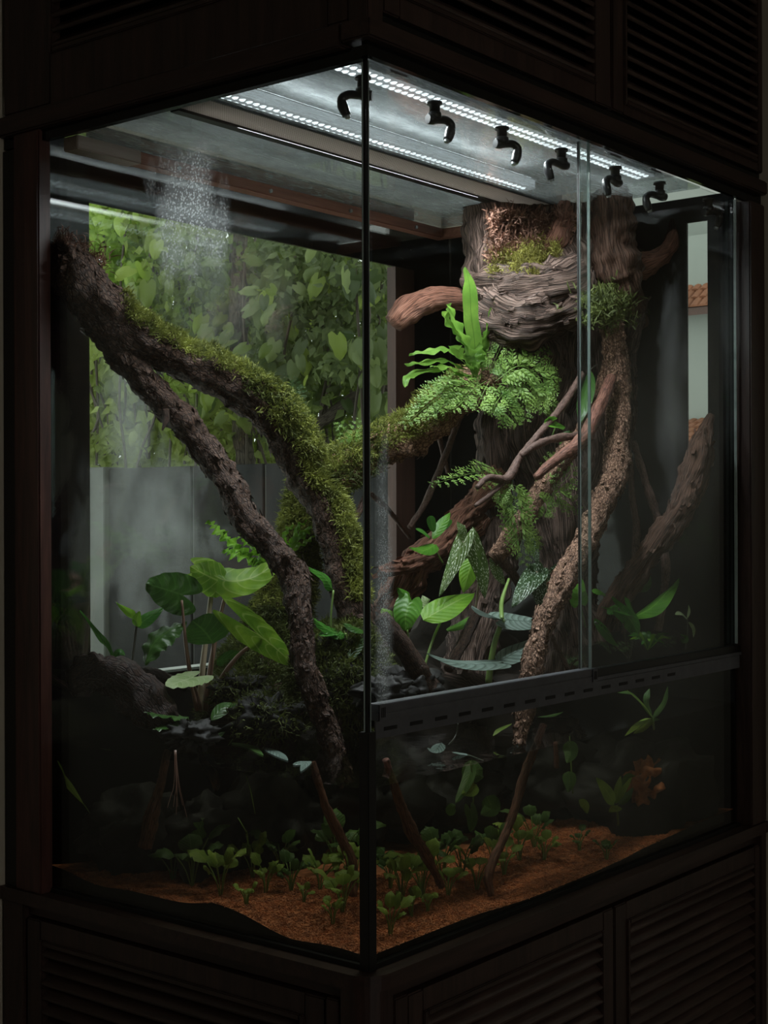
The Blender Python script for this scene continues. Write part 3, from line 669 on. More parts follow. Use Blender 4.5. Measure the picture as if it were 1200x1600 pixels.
def tufts(P, N, n_each, length, width, mat, name, parent, lift=.6, seed=1, jitter=.004, kind=True):
    """short moss blades on points P with normals N"""
    r = np.random.default_rng(seed); P = np.repeat(P, n_each, 0); N = np.repeat(N, n_each, 0); n = len(P)
    P = P+r.normal(size=(n, 3))*jitter
    d = N*lift+r.normal(size=(n, 3))*.55+np.array([0, 0, .25]); d /= np.linalg.norm(d, axis=1)[:, None]
    s = np.cross(d, r.normal(size=(n, 3))); s /= np.linalg.norm(s, axis=1)[:, None]+1e-9
    l = (length*r.uniform(.45, 1.25, n))[:, None]; w_ = (width*r.uniform(.7, 1.3, n))[:, None]
    bend = r.normal(size=(n, 3))*.35; mid = P+d*l*.55; tip = mid+(d+bend-np.array([0, 0, .35]))*l*.5
    V = np.stack([P-s*w_*.5, P+s*w_*.5, mid-s*w_*.6, mid+s*w_*.6, tip], 1).reshape(-1, 3)
    f = np.array([[0, 1, 3], [0, 3, 2], [2, 3, 4]]); F = (np.arange(n)[:, None, None]*5+f[None]).reshape(-1, 3)
    V[:, 0] = np.clip(V[:, 0], .006, L-.006); V[:, 1] = np.clip(V[:, 1], .010, W-.006)
    o = obj_np(name, V, F, mat, parent, smooth=False); o['kind'] = 'stuff'; return o
def moss_on(o, V, N, cl, sel, n_pts, mat, seed, length=.011, width=.0016, each=3, pad=.0):
    """pick surface vertices where sel(pixel x, pixel y, normal) holds"""
    N = N[:len(N)]; Vv = V[:len(N)]
    q = Vv-CAM; z = q @ _f; X = 600+FPX*(q @ _r)/z; Y = 800-FPX*(q @ _u)/z
    ok = np.array([sel(a, b, nn) for a, b, nn in zip(X, Y, N)]); idx = np.where(ok)[0]
    if len(idx) == 0: return
    r = np.random.default_rng(seed); k = r.choice(idx, n_pts); per = len(N)//len(cl[0]); k2 = np.clip(k+r.choice([-1, 1, per, -per], n_pts), 0, len(N)-1)
    t = r.uniform(0, 1, n_pts)[:, None]; P = Vv[k]*(1-t)+Vv[k2]*t; bad = np.linalg.norm(Vv[k]-Vv[k2], axis=1) > .05; P[bad] = Vv[k[bad]]
    return tufts(P+N[k]*pad, N[k], each, length, width, mat, 'moss', o, .6, seed)

# the big mossy branch on the left
o, V, N, cl = branch('mossy_branch', [(66, 402, .752, 26), (100, 405, .735, 34), (135, 450, .71, 38), (180, 500, .69, 36), (240, 540, .67, 32), (310, 572, .64, 30), (370, 598, .61, 32), (425, 635, .58, 34), (465, 700, .55, 33), (497, 770, .52, 29), (525, 850, .48, 28), (548, 920, .44, 26), (568, 980, .41, 26), (590, 1060, .38, 30)],
    M['bark_dark'], 'thick mossy branch arching from the back left corner down to the tank corner', 'branch', seed=1.7, n=34, rough=.25, flakes=900, fsize=.010)
bigm = o
moss_on(o, V, N, cl, lambda x, y, nn: 195 < x < 470 and y < 720 and nn[2] > .15, 5200, M['moss'], 3, .013, .0017, 3)
moss_on(o, V, N, cl, lambda x, y, nn: 380 < x < 480 and 560 < y < 700 and nn[2] > -.1, 1800, M['moss_dark'], 4, .014, .0018, 3)
moss_on(o, V, N, cl, lambda x, y, nn: y > 640 and y < 935 and (nn @ _r) > .05, 6500, M['moss'], 5, .014, .0017, 3)
fr = [onY(x, y, .73) for x, y in ((75, 388), (100, 384), (125, 396), (150, 412))]
pts = np.array([f+rng.normal(size=3)*.010 for f in fr for _ in range(70)])
tufts(pts, np.tile([0, 0, 1.0], (len(pts), 1)), 4, .018, .0016, M['fibre'], 'root_fibre', o, .4, 8, .006)
# the thinner branch forked from it
o, V, N, cl = branch('forked_branch', [(150, 500, .71, 20), (190, 555, .69, 22), (240, 610, .67, 21), (295, 668, .63, 21), (340, 730, .58, 21), (380, 800, .52, 21), (430, 855, .46, 20), (462, 900, .42, 22), (470, 960, .385, 18), (475, 1030, .36, 17), (495, 1090, .33, 17), (512, 1140, .31, 16), (522, 1172, .295, 15), (540, 1215, .28, 13)],
    M['bark_dark'], 'slender dark branch falling from the mossy branch into the water', 'branch', seed=4.2, n=30, rough=.32, ridge=.2, flakes=1300, fsize=.010)
branch('twig_stub', [(258, 640, .64, 7), (260, 655, .635, 5), (254, 672, .63, 1.5)], M['bark_dark'], parent=o, seed=2, n=10)
# mossy arm to the right
o, V, N, cl = branch('side_arm', [(505, 760, .52, 26), (540, 735, .51, 32), (585, 705, .50, 32), (630, 680, .49, 32), (675, 655, .47, 30), (715, 622, .45, 30), (760, 590, .42, 32)],
    M['bark_brown'], parent=bigm, seed=7.1, n=30, rough=.3, flakes=500, fsize=.010)
moss_on(o, V, N, cl, lambda x, y, nn: x < 720 and (nn[2] > .1), 4200, M['moss'], 15, .014, .0017, 3)
moss_on(o, V, N, cl, lambda x, y, nn: x < 600 and (nn[2] > -.7), 1800, M['moss_dark'], 16, .012, .0017, 3)
# mossy trunk further back with moss mound
o, V, N, cl = branch('mossy_log', [(475, 740, .66, 14), (470, 800, .66, 20), (468, 850, .65, 26), (452, 905, .64, 34), (432, 960, .63, 42), (425, 1020, .62, 52), (410, 1080, .60, 64), (400, 1130, .58, 70)],
    M['bark_dark'], 'upright moss covered trunk behind the slender branch', 'trunk', seed=9.4, n=26, rough=.2)
moss_on(o, V, N, cl, lambda x, y, nn: (nn @ _f) < .4 and y < 960, 5200, M['moss'], 21, .014, .0018, 3)
moss_on(o, V, N, cl, lambda x, y, nn: (nn @ _f) < .4 and y >= 950, 6500, M['moss_dark'], 22, .016, .002, 3)
V, F = blob('mossy_rock', onY(535, 1060, .42), (.10, .08, .10), M['rock'], 3, .3)
o = obj_np('mossy_rock', V, F, M['rock'], origin=V.mean(0)); tag(o, 'mossy wet rock at the foot of the thick branch', 'rock')
k = rng.choice(len(V), 5200); Nn = V[k]-V.mean(0); Nn /= np.linalg.norm(Nn, axis=1)[:, None]; tufts(V[k], Nn, 4, .016, .0018, M['moss_dark'], 'moss', o, .7, 31)
V, F = blob('dark_log', onY(160, 1085, .60), (.095, .10, .052), M['bark_dark'], 11, .35)
V, F4, F3, uv, N, cl = branch_arrays(*P3([(92, 1075, .70, 20), (130, 1055, .66, 26), (175, 1060, .62, 30), (215, 1085, .58, 32), (255, 1125, .54, 26), (280, 1150, .52, 16)]), 3.3, 24, None, .35, .2)
V[:, 0] = np.clip(V[:, 0], .008, L)
o = mesh_mixed('sunken_log', V, F4, F3, uv, M['log'], None, V.mean(0)); tag(o, 'dark curved log lying at the left edge above the water', 'log')
branch('driftwood_stick', [(205, 1050, .66, 6), (235, 1052, .66, 9), (262, 1062, .655, 8), (290, 1075, .65, 5)], M['log'], 'short dark stick lying by the window sill behind the alocasia', 'stick', seed=3)
# black rocks added to give the underwater darkness behind the gravel
for i, (x, y, z, r, lab) in enumerate(((.20, .54, .85, .085, 'black submerged rock under the log at the left'), (.33, .48, .86, .105, 'black submerged rock behind the left front plants'), (.13, .66, .86, .09, 'black submerged rock in the back left corner'), (.52, .46, .88, .125, 'black submerged rock under the thick branch'),
        (.76, .40, .86, .12, 'black submerged rock behind the right front plants'), (1.0, .31, .86, .12, 'black submerged rock behind the slanting stick'), (1.10, .15, .82, .16, 'black submerged rock at the right end of the gravel'))):
    V, F = blob('submerged_rock', (x, y, z), (r*1.15, r, r*.85), M['rock'], 60+i, .45, 1.2, 4, .772); V[:, 2] = np.minimum(V[:, 2], ZW-.012)
    o = obj_np('submerged_rock', V, F, M['rock'], origin=(x, y, .78)); tag(o, lab, 'rock', 'black rocks under water')
p = onY(1012, 1225, .07); V, F = blob('gravel_ledge', p, (.045, .035, .045), M['gravel'], 71, .6, 1.6, 4)
o = obj_np('gravel_ledge', V, F, M['gravel'], origin=p); tag(o, 'clump of red gravel clinging to the rock at the right under water', 'gravel')
# rocks at the water line
for i, (px, py, y, r, lab) in enumerate(((415, 1120, .42, .045, 'small dark rock with moss in front of the mossy trunk'), (300, 1150, .46, .030, 'wet grey stone breaking the water near the log'), (375, 1080, .55, .04, 'dark stone behind the alocasia stems'), (600, 1085, .16, .035, 'dark gravelly stone just inside the corner above the rail'), (640, 1075, .20, .04, 'dark rock below the bright green leaves'))):
    V, F = blob('stone', onY(px, py, y), (r*1.4, r*1.2, r*.8), M['rock'], 20+i, .7, 1.6, 4); o = obj_np('stone', V, F, M['rock'], origin=V.mean(0)); tag(o, lab, 'stone', 'stones along the water line')
    if i in (0, 2):
        k = rng.choice(len(V), 350); Nn = V[k]-V.mean(0); Nn /= np.linalg.norm(Nn, axis=1)[:, None]; tufts(V[k], Nn, 4, .014, .0018, M['moss_dark'], 'moss', o, .7, 40+i)

# ---- the great driftwood stump in the back right corner
st = thing('driftwood_stump', (1.08, .38, 1.0), 'massive weathered driftwood stump filling the back right corner', 'stump')
def loft(name, centers, radii, mat, parent, seed, n=64, m_=60, grain=.10, rough=.10, dent=None):
    Q = smooth_path(np.hstack([np.array(centers), np.array(radii)]), m_)     # x y z rx ry
    th = np.linspace(0, 2*math.pi, n, endpoint=False); V = np.zeros((m_, n, 3)); uv = np.zeros((m_, n, 2)); NN = np.zeros((m_, n, 3))
    for a in range(m_):
        for b in range(n):
            c, s = math.cos(th[b]), math.sin(th[b]); z = Q[a, 2]
            g = grain*(1-abs(noise.noise(Vector((c*4.5+seed, s*4.5, z*5))))*2.2)+grain*.5*noise.noise(Vector((c*13+seed, s*13, z*7)))+rough*noise.fractal(Vector((c*1.7+seed, s*1.7, z*14)), 1.0, 2.0, 4)
            k = 1+g-(dent(th[b], z) if dent else 0)
            V[a, b] = (Q[a, 0]+c*Q[a, 3]*k, Q[a, 1]+s*Q[a, 4]*k, z); uv[a, b] = (z, abs(b/n*2-1)*2); NN[a, b] = (c, s, 0)
    V = V.reshape(-1, 3); i = np.arange(m_-1)[:, None]*n; j = np.arange(n)[None, :]; j2 = (j+1) % n
    F = np.stack([i+j, i+j2, i+n+j2, i+n+j], -1).reshape(-1, 4); F3 = []
    b = len(V); V = np.vstack([V, Q[0, :3], Q[-1, :3]]); m1 = (m_-1)*n
    F3 = [(b, (i+1) % n, i) for i in range(n)]+[(b+1, m1+i, m1+(i+1) % n) for i in range(n)]
    V[:, 0] = np.clip(V[:, 0], .008, L-.006); V[:, 1] = np.clip(V[:, 1], .012, W-.006); V[:, 2] = np.minimum(V[:, 2], ZT-.004)
    uv = np.vstack([uv.reshape(-1, 2), [[0, 0], [0, 0]]])
    return mesh_mixed(name, V, F, F3, uv, mat, parent, None), V, NN.reshape(-1, 3)
# hollow faces the camera's left: angle of that direction
def dent(th, z):
    a = math.atan2(-.78, -.62); d = (th-a+math.pi) % (2*math.pi)-math.pi      # towards the viewer
    d = d+.25
    return .60*math.exp(-(d/.72)**4)*max(0, min(1, (z-1.965)/.09))
so, V, NN = loft('trunk', [(1.085, .385, 1.83), (1.075, .385, 1.87), (1.07, .385, 1.93), (1.075, .385, 1.985), (1.085, .39, 2.05), (1.09, .39, 2.10), (1.095, .39, 2.145)],
    [(.045, .05), (.095, .10), (.140, .140), (.140, .145), (.145, .150), (.150, .150), (.155, .155)], M['drift'], st, 3.0, 84, 64, .13, .12, dent)
# fibrous crumbly filling and moss in the hollow
fillp = []
for _ in range(1500):
    px = rng.uniform(768, 905); py = rng.uniform(296, 432)
    if px > 862 and py > 380-(px-862)*1.6: continue
    if px > 840 and py > 405: continue
    fillp.append((px, py))
def surf_hit(px, py, inset=0.0):
    """nearest trunk vertex along a view ray"""
    d = ray(px, py); q = V-CAM; z = q @ _f; X = 600+FPX*(q @ _r)/z; Y = 800-FPX*(q @ _u)/z
    k = np.where((np.abs(X-px) < 9) & (np.abs(Y-py) < 9))[0]
    if len(k) == 0: return None
    return V[k[np.argmin(z[k])]]
hits = [(h, p) for p in fillp for h in [surf_hit(*p)] if h is not None]
fp = np.array([h+rng.normal(size=3)*.006-_f*.012 for h, p in hits if p[1] < 404-(p[0]-768)*.36])
gp = np.array([h+rng.normal(size=3)*.005-_f*.012 for h, p in hits if p[1] > 398-(p[0]-768)*.36])
fp = fp[fp[:, 2] < 2.098]; nn = np.tile(-_f*.7+np.array([0, 0, .7]), (len(fp), 1)); tufts(fp, nn, 14, .022, .0028, M['fibre'], 'root_fibre', st, .5, 51, .008)
nn = np.tile(-_f*.7+np.array([0, 0, .7]), (len(gp), 1)); tufts(gp, nn, 26, .014, .0018, M['moss_gold'], 'moss', st, .6, 52, .007)
branch('burl', [(738, 450, .46, 16), (770, 450, .40, 30), (815, 448, .33, 36), (860, 440, .27, 38), (905, 428, .24, 34)], M['drift'], parent=st, seed=5.5, n=40, rough=.35, ridge=.28, fs=7, flakes=90, fsize=.014)
branch('burl', [(758, 478, .42, 26), (785, 498, .37, 36), (825, 505, .31, 36), (868, 488, .27, 32), (900, 470, .25, 28)], M['drift'], parent=st, seed=8.5, n=40, rough=.4, ridge=.34, fs=7, flakes=250, fsize=.014)
branch('rib', [(885, 320, .30, 12), (880, 350, .29, 17), (868, 378, .30, 17), (848, 402, .32, 13), (842, 425, .33, 12)], M['drift_red'], parent=st, seed=1.5, n=20)
branch('rib', [(775, 318, .48, 13), (768, 370, .49, 14), (758, 420, .50, 13), (748, 450, .50, 14)], M['drift'], parent=st, seed=2.5, n=18)
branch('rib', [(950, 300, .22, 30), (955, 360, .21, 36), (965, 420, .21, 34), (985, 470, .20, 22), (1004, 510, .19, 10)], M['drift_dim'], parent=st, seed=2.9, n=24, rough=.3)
branch('stub', [(735, 470, .50, 15), (700, 466, .53, 17), (665, 472, .56, 19), (635, 490, .585, 21), (616, 508, .60, 15)], M['drift_red'], parent=st, seed=6.5, n=24, rough=.15)
branch('horn', [(985, 425, .20, 22), (1012, 412, .18, 17), (1040, 395, .16, 13), (1053, 372, .15, 11), (1058, 345, .15, 3)], M['drift_red'], parent=st, seed=4.5, n=20, rough=.3)
roots = [
    ([(800, 520, .42, 30), (775, 600, .44, 24), (765, 660, .45, 22), (770, 740, .44, 24), (775, 820, .43, 26), (765, 900, .42, 30), (740, 990, .40, 34), (720, 1060, .38, 36)], 'drift'),
    ([(840, 520, .38, 40), (830, 600, .39, 36), (815, 680, .40, 30), (835, 740, .38, 26), (850, 800, .36, 30), (870, 880, .34, 30), (880, 960, .33, 34), (870, 1060, .32, 34)], 'drift'),
    ([(880, 500, .34, 36), (885, 600, .33, 36), (875, 700, .34, 34), (885, 800, .32, 38), (895, 900, .31, 34), (905, 1000, .30, 36)], 'drift'),
    ([(930, 430, .28, 30), (925, 560, .28, 26), (935, 700, .27, 24), (915, 800, .28, 26), (900, 900, .28, 24)], 'drift'),
    ([(780, 750, .42, 22), (730, 800, .44, 18), (690, 850, .46, 14), (640, 880, .48, 12), (595, 895, .50, 9)], 'drift_red'),
    ([(745, 800, .45, 20), (700, 850, .48, 24), (640, 900, .52, 24), (615, 960, .52, 26)], 'drift_red'),
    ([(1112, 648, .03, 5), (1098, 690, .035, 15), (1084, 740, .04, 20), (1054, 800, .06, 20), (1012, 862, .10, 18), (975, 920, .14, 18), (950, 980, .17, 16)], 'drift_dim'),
    ([(1000, 470, .19, 12), (985, 540, .19, 10), (985, 640, .19, 9), (975, 720, .20, 8)], 'drift')]
for k, (sp, mt) in enumerate(roots): branch('root', sp, M[mt], parent=st, seed=10+k*1.3, n=28, rough=.35, ridge=.28, fs=8, flakes=120, fsize=.012)

# cork-barked branches in front
o, V, N, cl = branch('cork_branch', [(948, 468, .20, 17), (955, 510, .19, 17), (962, 560, .18, 17), (968, 620, .17, 18), (964, 690, .155, 18), (958, 740, .14, 18), (938, 800, .12, 18), (912, 850, .10, 17), (880, 905, .085, 17), (856, 960, .07, 16), (840, 1010, .06, 15), (830, 1052, .05, 16), (820, 1110, .05, 13), (812, 1160, .045, 9)],
    M['bark_brown'], 'stout cork-barked branch slanting across the overlap of the sliding doors', 'branch', seed=12.3, n=30, rough=.3, ridge=.2, flakes=1500, fsize=.009)
pts = np.array([onY(rng.normal(952, 20), rng.normal(482, 15), .18+rng.normal()*.02) for _ in range(420)])
tufts(pts, np.tile([0, 0, 1.0], (len(pts), 1)), 5, .020, .0026, M['moss_dark'], 'moss', o, .5, 61, .005)
branch('cork_branch', [(950, 570, .21, 10), (938, 620, .21, 12), (915, 670, .21, 14), (880, 720, .22, 14), (840, 780, .23, 13), (805, 835, .24, 14), (776, 872, .25, 12)], M['bark_brown'], 'middle cork-barked branch ending above the spotted begonia', 'branch', seed=14, n=24, rough=.28, ridge=.2, flakes=600, fsize=.008)
branch('cork_branch', [(955, 590, .17, 8), (930, 650, .16, 10), (905, 690, .16, 11), (868, 720, .17, 8), (838, 745, .18, 6)], M['bark_red'], 'upper reddish branch leaning beside the cork branch', 'branch', seed=16, n=16)
tw = [([(910, 585, .22, 5), (885, 625, .22, 6), (850, 668, .22, 5), (815, 712, .22, 6), (792, 748, .22, 7), (762, 747, .22, 5), (745, 762, .22, 4)], 'thin forked twig crossing in front of the stump roots'),
      ([(790, 750, .22, 4), (770, 768, .22, 4), (742, 790, .22, 3)], 'short twig forking down from the crossing twig'),
      ([(905, 680, .18, 6), (872, 684, .19, 6), (840, 694, .20, 6), (815, 712, .215, 4)], 'short twig joining the crossing twig from the right'),
      ([(722, 640, .48, 5), (700, 700, .49, 5), (668, 780, .51, 5), (640, 825, .52, 4)], 'dark liana hanging left of the stump roots'),
      ([(682, 660, .52, 5), (690, 700, .52, 4), (700, 740, .51, 3)], 'short dark liana behind the mossy arm'),
      ([(560, 745, .56, 6), (545, 765, .56, 5), (532, 785, .56, 4)], 'stubby twig under the mossy arm'),
      ([(573, 770, .50, 5), (560, 800, .50, 5), (545, 825, .50, 4)], 'thin twig just left of the corner post under the mossy arm'),
      ([(580, 772, .55, 4), (610, 800, .56, 4), (640, 840, .57, 3)], 'thin twig just right of the corner post'),
      ([(985, 715, .16, 4), (988, 770, .15, 5), (994, 830, .14, 6), (988, 900, .13, 5), (980, 940, .12, 4), (975, 990, .12, 4)], 'left one of the two hanging lianas behind the far door'),
      ([(990, 690, .16, 5), (1008, 750, .14, 6), (1028, 810, .12, 7), (1040, 870, .10, 7), (1038, 920, .09, 6), (1028, 985, .09, 6)], 'right one of the two hanging lianas behind the far door'),
      ([(780, 870, .25, 8), (800, 895, .25, 7), (822, 930, .24, 6)], 'short twig below the middle cork branch'),
      ([(745, 960, .22, 9), (725, 1000, .22, 9), (700, 1045, .21, 8)], 'brown stick standing behind the silver leaves'),
      ([(595, 965, .22, 13), (620, 1000, .20, 15), (650, 1040, .18, 16), (680, 1085, .16, 18)], 'dark wet log leaning below the bright green leaves'),
      ([(860, 990, .10, 4), (875, 1020, .09, 4), (888, 1045, .08, 4)], 'reddish twig at the foot of the cork branch')]
for k, (sp, lab) in enumerate(tw): branch('twig', sp, M['twig'] if k not in (11, 12) else M['bark_dark'], lab, 'twig', 'thin twigs and lianas', seed=30+k, n=12, rough=.2)
uw = [([(488, 1190, .27, 5), (497, 1222, .26, 6), (510, 1265, .25, 7), (528, 1305, .24, 8), (548, 1350, .22, 8), (552, 1400, .20, 7)], 'underwater branch left of the corner post'),
      ([(602, 1188, .10, 5), (612, 1215, .10, 6), (625, 1255, .10, 8), (645, 1300, .10, 9), (668, 1340, .10, 8), (690, 1385, .11, 5)], 'underwater branch just right of the corner post'),
      ([(850, 1132, .06, 5), (838, 1165, .06, 6), (818, 1215, .06, 7), (800, 1275, .06, 7), (782, 1320, .06, 7), (765, 1365, .06, 7), (768, 1400, .05, 5)], 'long slanting underwater stick below the rail'),
      ([(286, 1172, .37, 6), (300, 1195, .36, 7), (318, 1212, .34, 10), (335, 1230, .33, 9)], 'stub of root poking under the waterline'),
      ([(262, 1172, .53, 6), (250, 1230, .52, 7), (238, 1270, .52, 10), (226, 1325, .52, 11)], 'dark orange root hanging under water at the left'),
      ([(868, 1160, .14, 4), (869, 1200, .14, 4)], 'short root hanging under the water right of the stick')]
for k, (sp, lab) in enumerate(uw): branch('sunken_stick', sp, M['bark_red'], lab, 'stick', 'sticks under water', seed=50+k, n=14, rough=.25)
# ------------------------------------------------------------------ leaves and ferns
M['alo'] = leafmat('alocasia_leaf', (.24, .40, .035), (.12, .26, .022), (.40, .52, .14), 6, .10, .24, .4, .55)
M['alo_dark'] = leafmat('dark_green_leaf', (.045, .12, .020), (.025, .075, .014), (.08, .17, .04), 7, .09, .24, .28, .30)
M['alo_pale'] = leafmat('pale_variegated_leaf', (.42, .52, .27), (.26, .38, .15), (.52, .60, .36), 8, .12, .24, .3, .35)
M['bright'] = leafmat('bright_green_leaf', (.22, .44, .035), (.14, .34, .025), (.34, .52, .10), 9, .06, .25, .35, .45)
M['philo'] = leafmat('fresh_green_leaf', (.11, .30, .03), (.06, .20, .02), (.20, .38, .07), 7, .06, .25, .3, .4)
M['glossy'] = leafmat('glossy_green_leaf', (.055, .19, .025), (.03, .12, .018), (.12, .26, .06), 8, .06, .25, .2, .3)
M['silver'] = leafmat('silver_grey_leaf', (.25, .33, .29), (.17, .24, .20), (.02, .04, .025), 8, .20, .22, .3, .2, bmp=.5)
M['begonia'] = leafmat('spotted_begonia_leaf', (.10, .17, .035), (.06, .12, .025), (.13, .21, .05), 7, .06, .5, .35, .35, ((.80, .86, .66), 13, .36), bmp=.4)
M['begonia_dark'] = leafmat('silver_mottled_begonia_leaf', (.045, .10, .03), (.03, .07, .022), (.03, .07, .02), 7, .12, .5, .3, .3, ((.66, .80, .66), 14, .40), bmp=.4)
M['nest'] = leafmat('nest_fern_frond', (.19, .34, .055), (.11, .24, .035), (.06, .14, .02), 18, .10, .3, .35, .5)
M['fern'] = foliage('fern_green', (.07, .17, .030), (.32, .48, .11), .35, .42, 30)
M['fern_pale'] = foliage('pale_fern_green', (.10, .22, .035), (.26, .42, .10), .4, .42, 30)
M['fern_dark'] = foliage('dark_fern_green', (.02, .055, .014), (.08, .15, .04), .35, .42, 30)
M['aqua'] = leafmat('aquatic_leaf', (.36, .52, .11), (.20, .34, .06), (.44, .58, .16), 8, .05, .4, .4, .45)
M['aqua_dark'] = leafmat('dark_aquatic_leaf', (.11, .22, .055), (.06, .14, .035), (.16, .27, .08), 8, .05, .4, .4, .4)
M['stem_pale'] = plain('pale_cream_stem', (.44, .36, .25), .4, 0, .5, .12, 30)
M['stem_pink'] = plain('pinkish_brown_stem', (.26, .15, .11), .4, 0, .5, .15, 30)
M['stem_green'] = plain('green_stem', (.16, .26, .06), .4, 0, .5, .12, 30)
M['stem_dark'] = plain('dark_stem', (.03, .03, .018), .5)

NM = {'c': -_f*.95+np.array([0, 0, .3]), 'u': np.array([0, 0, 1.0])-_f*.15, 'cu': -_f*.7+np.array([0, 0, .7]), 'cd': -_f*.85-np.array([0, 0, .4]),
      'cl': -_f*.75-_r*.55+np.array([0, 0, .25]), 'cr': -_f*.75+_r*.55+np.array([0, 0, .25]), 'lu': -_r*.6+np.array([0, 0, .7])-_f*.3, 'ru': _r*.6+np.array([0, 0, .7])-_f*.3}
def prof(shape, s):
    s = np.clip(s, 0, 1)
    if shape == 'lance': w = np.sin(math.pi*s**.85)**.85
    elif shape == 'ovate': w = np.sin(math.pi*s**.66)**.75
    elif shape == 'strap': w = np.minimum(1, (s*5+.25))*np.minimum(1, ((1-s)*3.2)**.8+.02)
    elif shape == 'round': w = np.sqrt(np.maximum(0, 1-(2*s-1)**2))
    elif shape == 'heart': w = ((s+.16)**.32*(1-s)**.62)/.72
    elif shape == 'wing': w = ((s+.10)**.25*(1-s)**.8)/.74
    return w
def leaf_arrays(path, width, nrm, shape, lobe=0, fold=.12, ripple=0, rfreq=5, nu=14, nv=8, asym=0, seed=0, cup=0):
    path = np.asarray(path, float)
    C_ = smooth_path(path, nu) if len(path) > 2 else np.linspace(path[0], path[-1], nu)
    Lg = np.linalg.norm(np.diff(C_, axis=0), axis=1).sum(); T = np.gradient(C_, axis=0); T /= np.linalg.norm(T, axis=1)[:, None]
    n0 = np.asarray(nrm, float); N = n0[None]-T*(T @ n0)[:, None]; N /= np.linalg.norm(N, axis=1)[:, None]; S = np.cross(N, T)
    s = np.linspace(0, 1, nu); v = np.linspace(-1, 1, nv+1); w = prof(shape, s)*width*.5
    av = np.abs(v)[None, :]; sv = v[None, :]*(1+asym*np.sign(v)[None, :])
    back = lobe*Lg*np.sin(math.pi*np.minimum(1, av**.9*.82))*((1-s)**2.2)[:, None]
    h = -fold*width*av*.5*np.ones_like(w)[:, None] - cup*width*(av**2) + ripple*width*np.sin(s*rfreq*2*math.pi+seed)[:, None]*av*np.sign(v)[None, :]**0 + ripple*.6*width*np.sin(s*rfreq*2.7*math.pi+seed*2+np.pi)[:, None]*av*(v[None, :] > 0)
    V = C_[:, None]+S[:, None]*(sv*w[:, None])[..., None]-T[:, None]*back[..., None]+N[:, None]*h[..., None]
    i = np.arange(nu-1)[:, None]*(nv+1); j = np.arange(nv)[None, :]
    F = np.stack([i+j, i+j+1, i+nv+2+j, i+nv+1+j], -1).reshape(-1, 4)
    uv = np.stack(np.broadcast_arrays(s[:, None], (v[None, :]+1)/2), -1).reshape(-1, 2)
    return V.reshape(-1, 3), F, uv
def px3(pts): return np.array([onY(a, b, c) for a, b, c in pts])
def add_leaf(parent, pts, wpx, nm, shape, mat, lab=None, world=False, name='leaf', **kw):
    P = np.asarray(pts, float) if world else px3(pts)
    wd = wpx if world else pxm(wpx, P.mean(0)); n = NM[nm] if isinstance(nm, str) else np.asarray(nm)
    V, F, uv = leaf_arrays(P, wd, n, shape, **kw)
    V[:, 0] = np.clip(V[:, 0], .006, L-.006); V[:, 1] = np.clip(V[:, 1], .010, W-.006)
    o = obj_np(name, V, F, mat, parent, uv)
    if lab: o['label'] = lab
    return o
def add_stem(parent, pts, rpx, mat, name='stem', world=False, n=8):
    P = np.asarray(pts, float) if world else px3(pts)
    R = np.asarray(rpx, float) if np.ndim(rpx) else np.full(len(P), rpx)
    if not world: R = np.array([pxm(r, p) for r, p in zip(R, P)])
    Q = smooth_path(np.hstack([P, R[:, None]]), 14) if len(P) > 2 else np.hstack([P, R[:, None]])
    return MB().tube(Q[:, :3], np.maximum(Q[:, 3], .0004), n).build(name, mat, parent)

# alocasia on the left
al = thing('alocasia', onY(318, 1112, .60), 'large alocasia with broad green leaves on pale stems left of the slender branch', 'plant')
add_leaf(al, [(330, 898, .60), (362, 908, .58), (400, 900, .56), (438, 874, .54)], 62, -_f*.9+np.array([0, 0, .45]), 'heart', M['alo'], lobe=.30, fold=.15, ripple=.03, nu=18, nv=12)
add_leaf(al, [(357, 914, .585), (325, 900, .60), (297, 885, .62)], 60, -_f*.9+np.array([0, 0, .45]), 'ovate', M['alo'], fold=.10, ripple=.03, nu=12, nv=10)
add_leaf(al, [(286, 930, .60), (262, 922, .61), (229, 912, .62)], 76, -_f*.95+np.array([0, 0, .1]), 'heart', M['alo_dark'], lobe=.45, fold=.05, ripple=.05, rfreq=4, nu=16, nv=12)
add_leaf(al, [(402, 990, .50), (430, 1012, .49), (463, 1042, .48)], 62, -_f*.9+_r*.15+np.array([0, 0, .35]), 'wing', M['alo'], lobe=.95, fold=.10, ripple=.03, nu=18, nv=12)
add_leaf(al, [(334, 1006, .57), (318, 985, .57), (300, 970, .58)], 84, -_f*.6-np.array([0, 0, .6]), 'round', M['alo_dark'], fold=.03, nu=12, nv=10)
add_leaf(al, [(302, 1058, .54), (284, 1064, .53), (262, 1072, .52)], 58, -_f*.55+np.array([0, 0, .8]), 'heart', M['alo_pale'], 'pale frosted leaf', lobe=.55, fold=.06, ripple=.02, nu=16, nv=12)
add_leaf(al, [(226, 1038, .62), (240, 1005, .62), (265, 985, .61), (292, 970, .60)], 42, -_f*.8-_r*.3+np.array([0, 0, .4]), 'lance', M['alo_dark'], fold=.3, ripple=.10, rfreq=5, nu=18, nv=8)
add_leaf(al, [(340, 1032, .60), (365, 1030, .60), (385, 1040, .60)], 34, 'cd', 'ovate', M['alo_dark'])
add_stem(al, [(332, 912, .60), (324, 980, .60), (316, 1048, .60), (312, 1110, .60)], [3.6, 4.2, 4.8, 5.5], M['stem_pale'])
add_stem(al, [(355, 918, .585), (338, 990, .59), (328, 1050, .595), (320, 1110, .60)], [2.6, 3.6, 4.5, 5.5], M['stem_pink'])
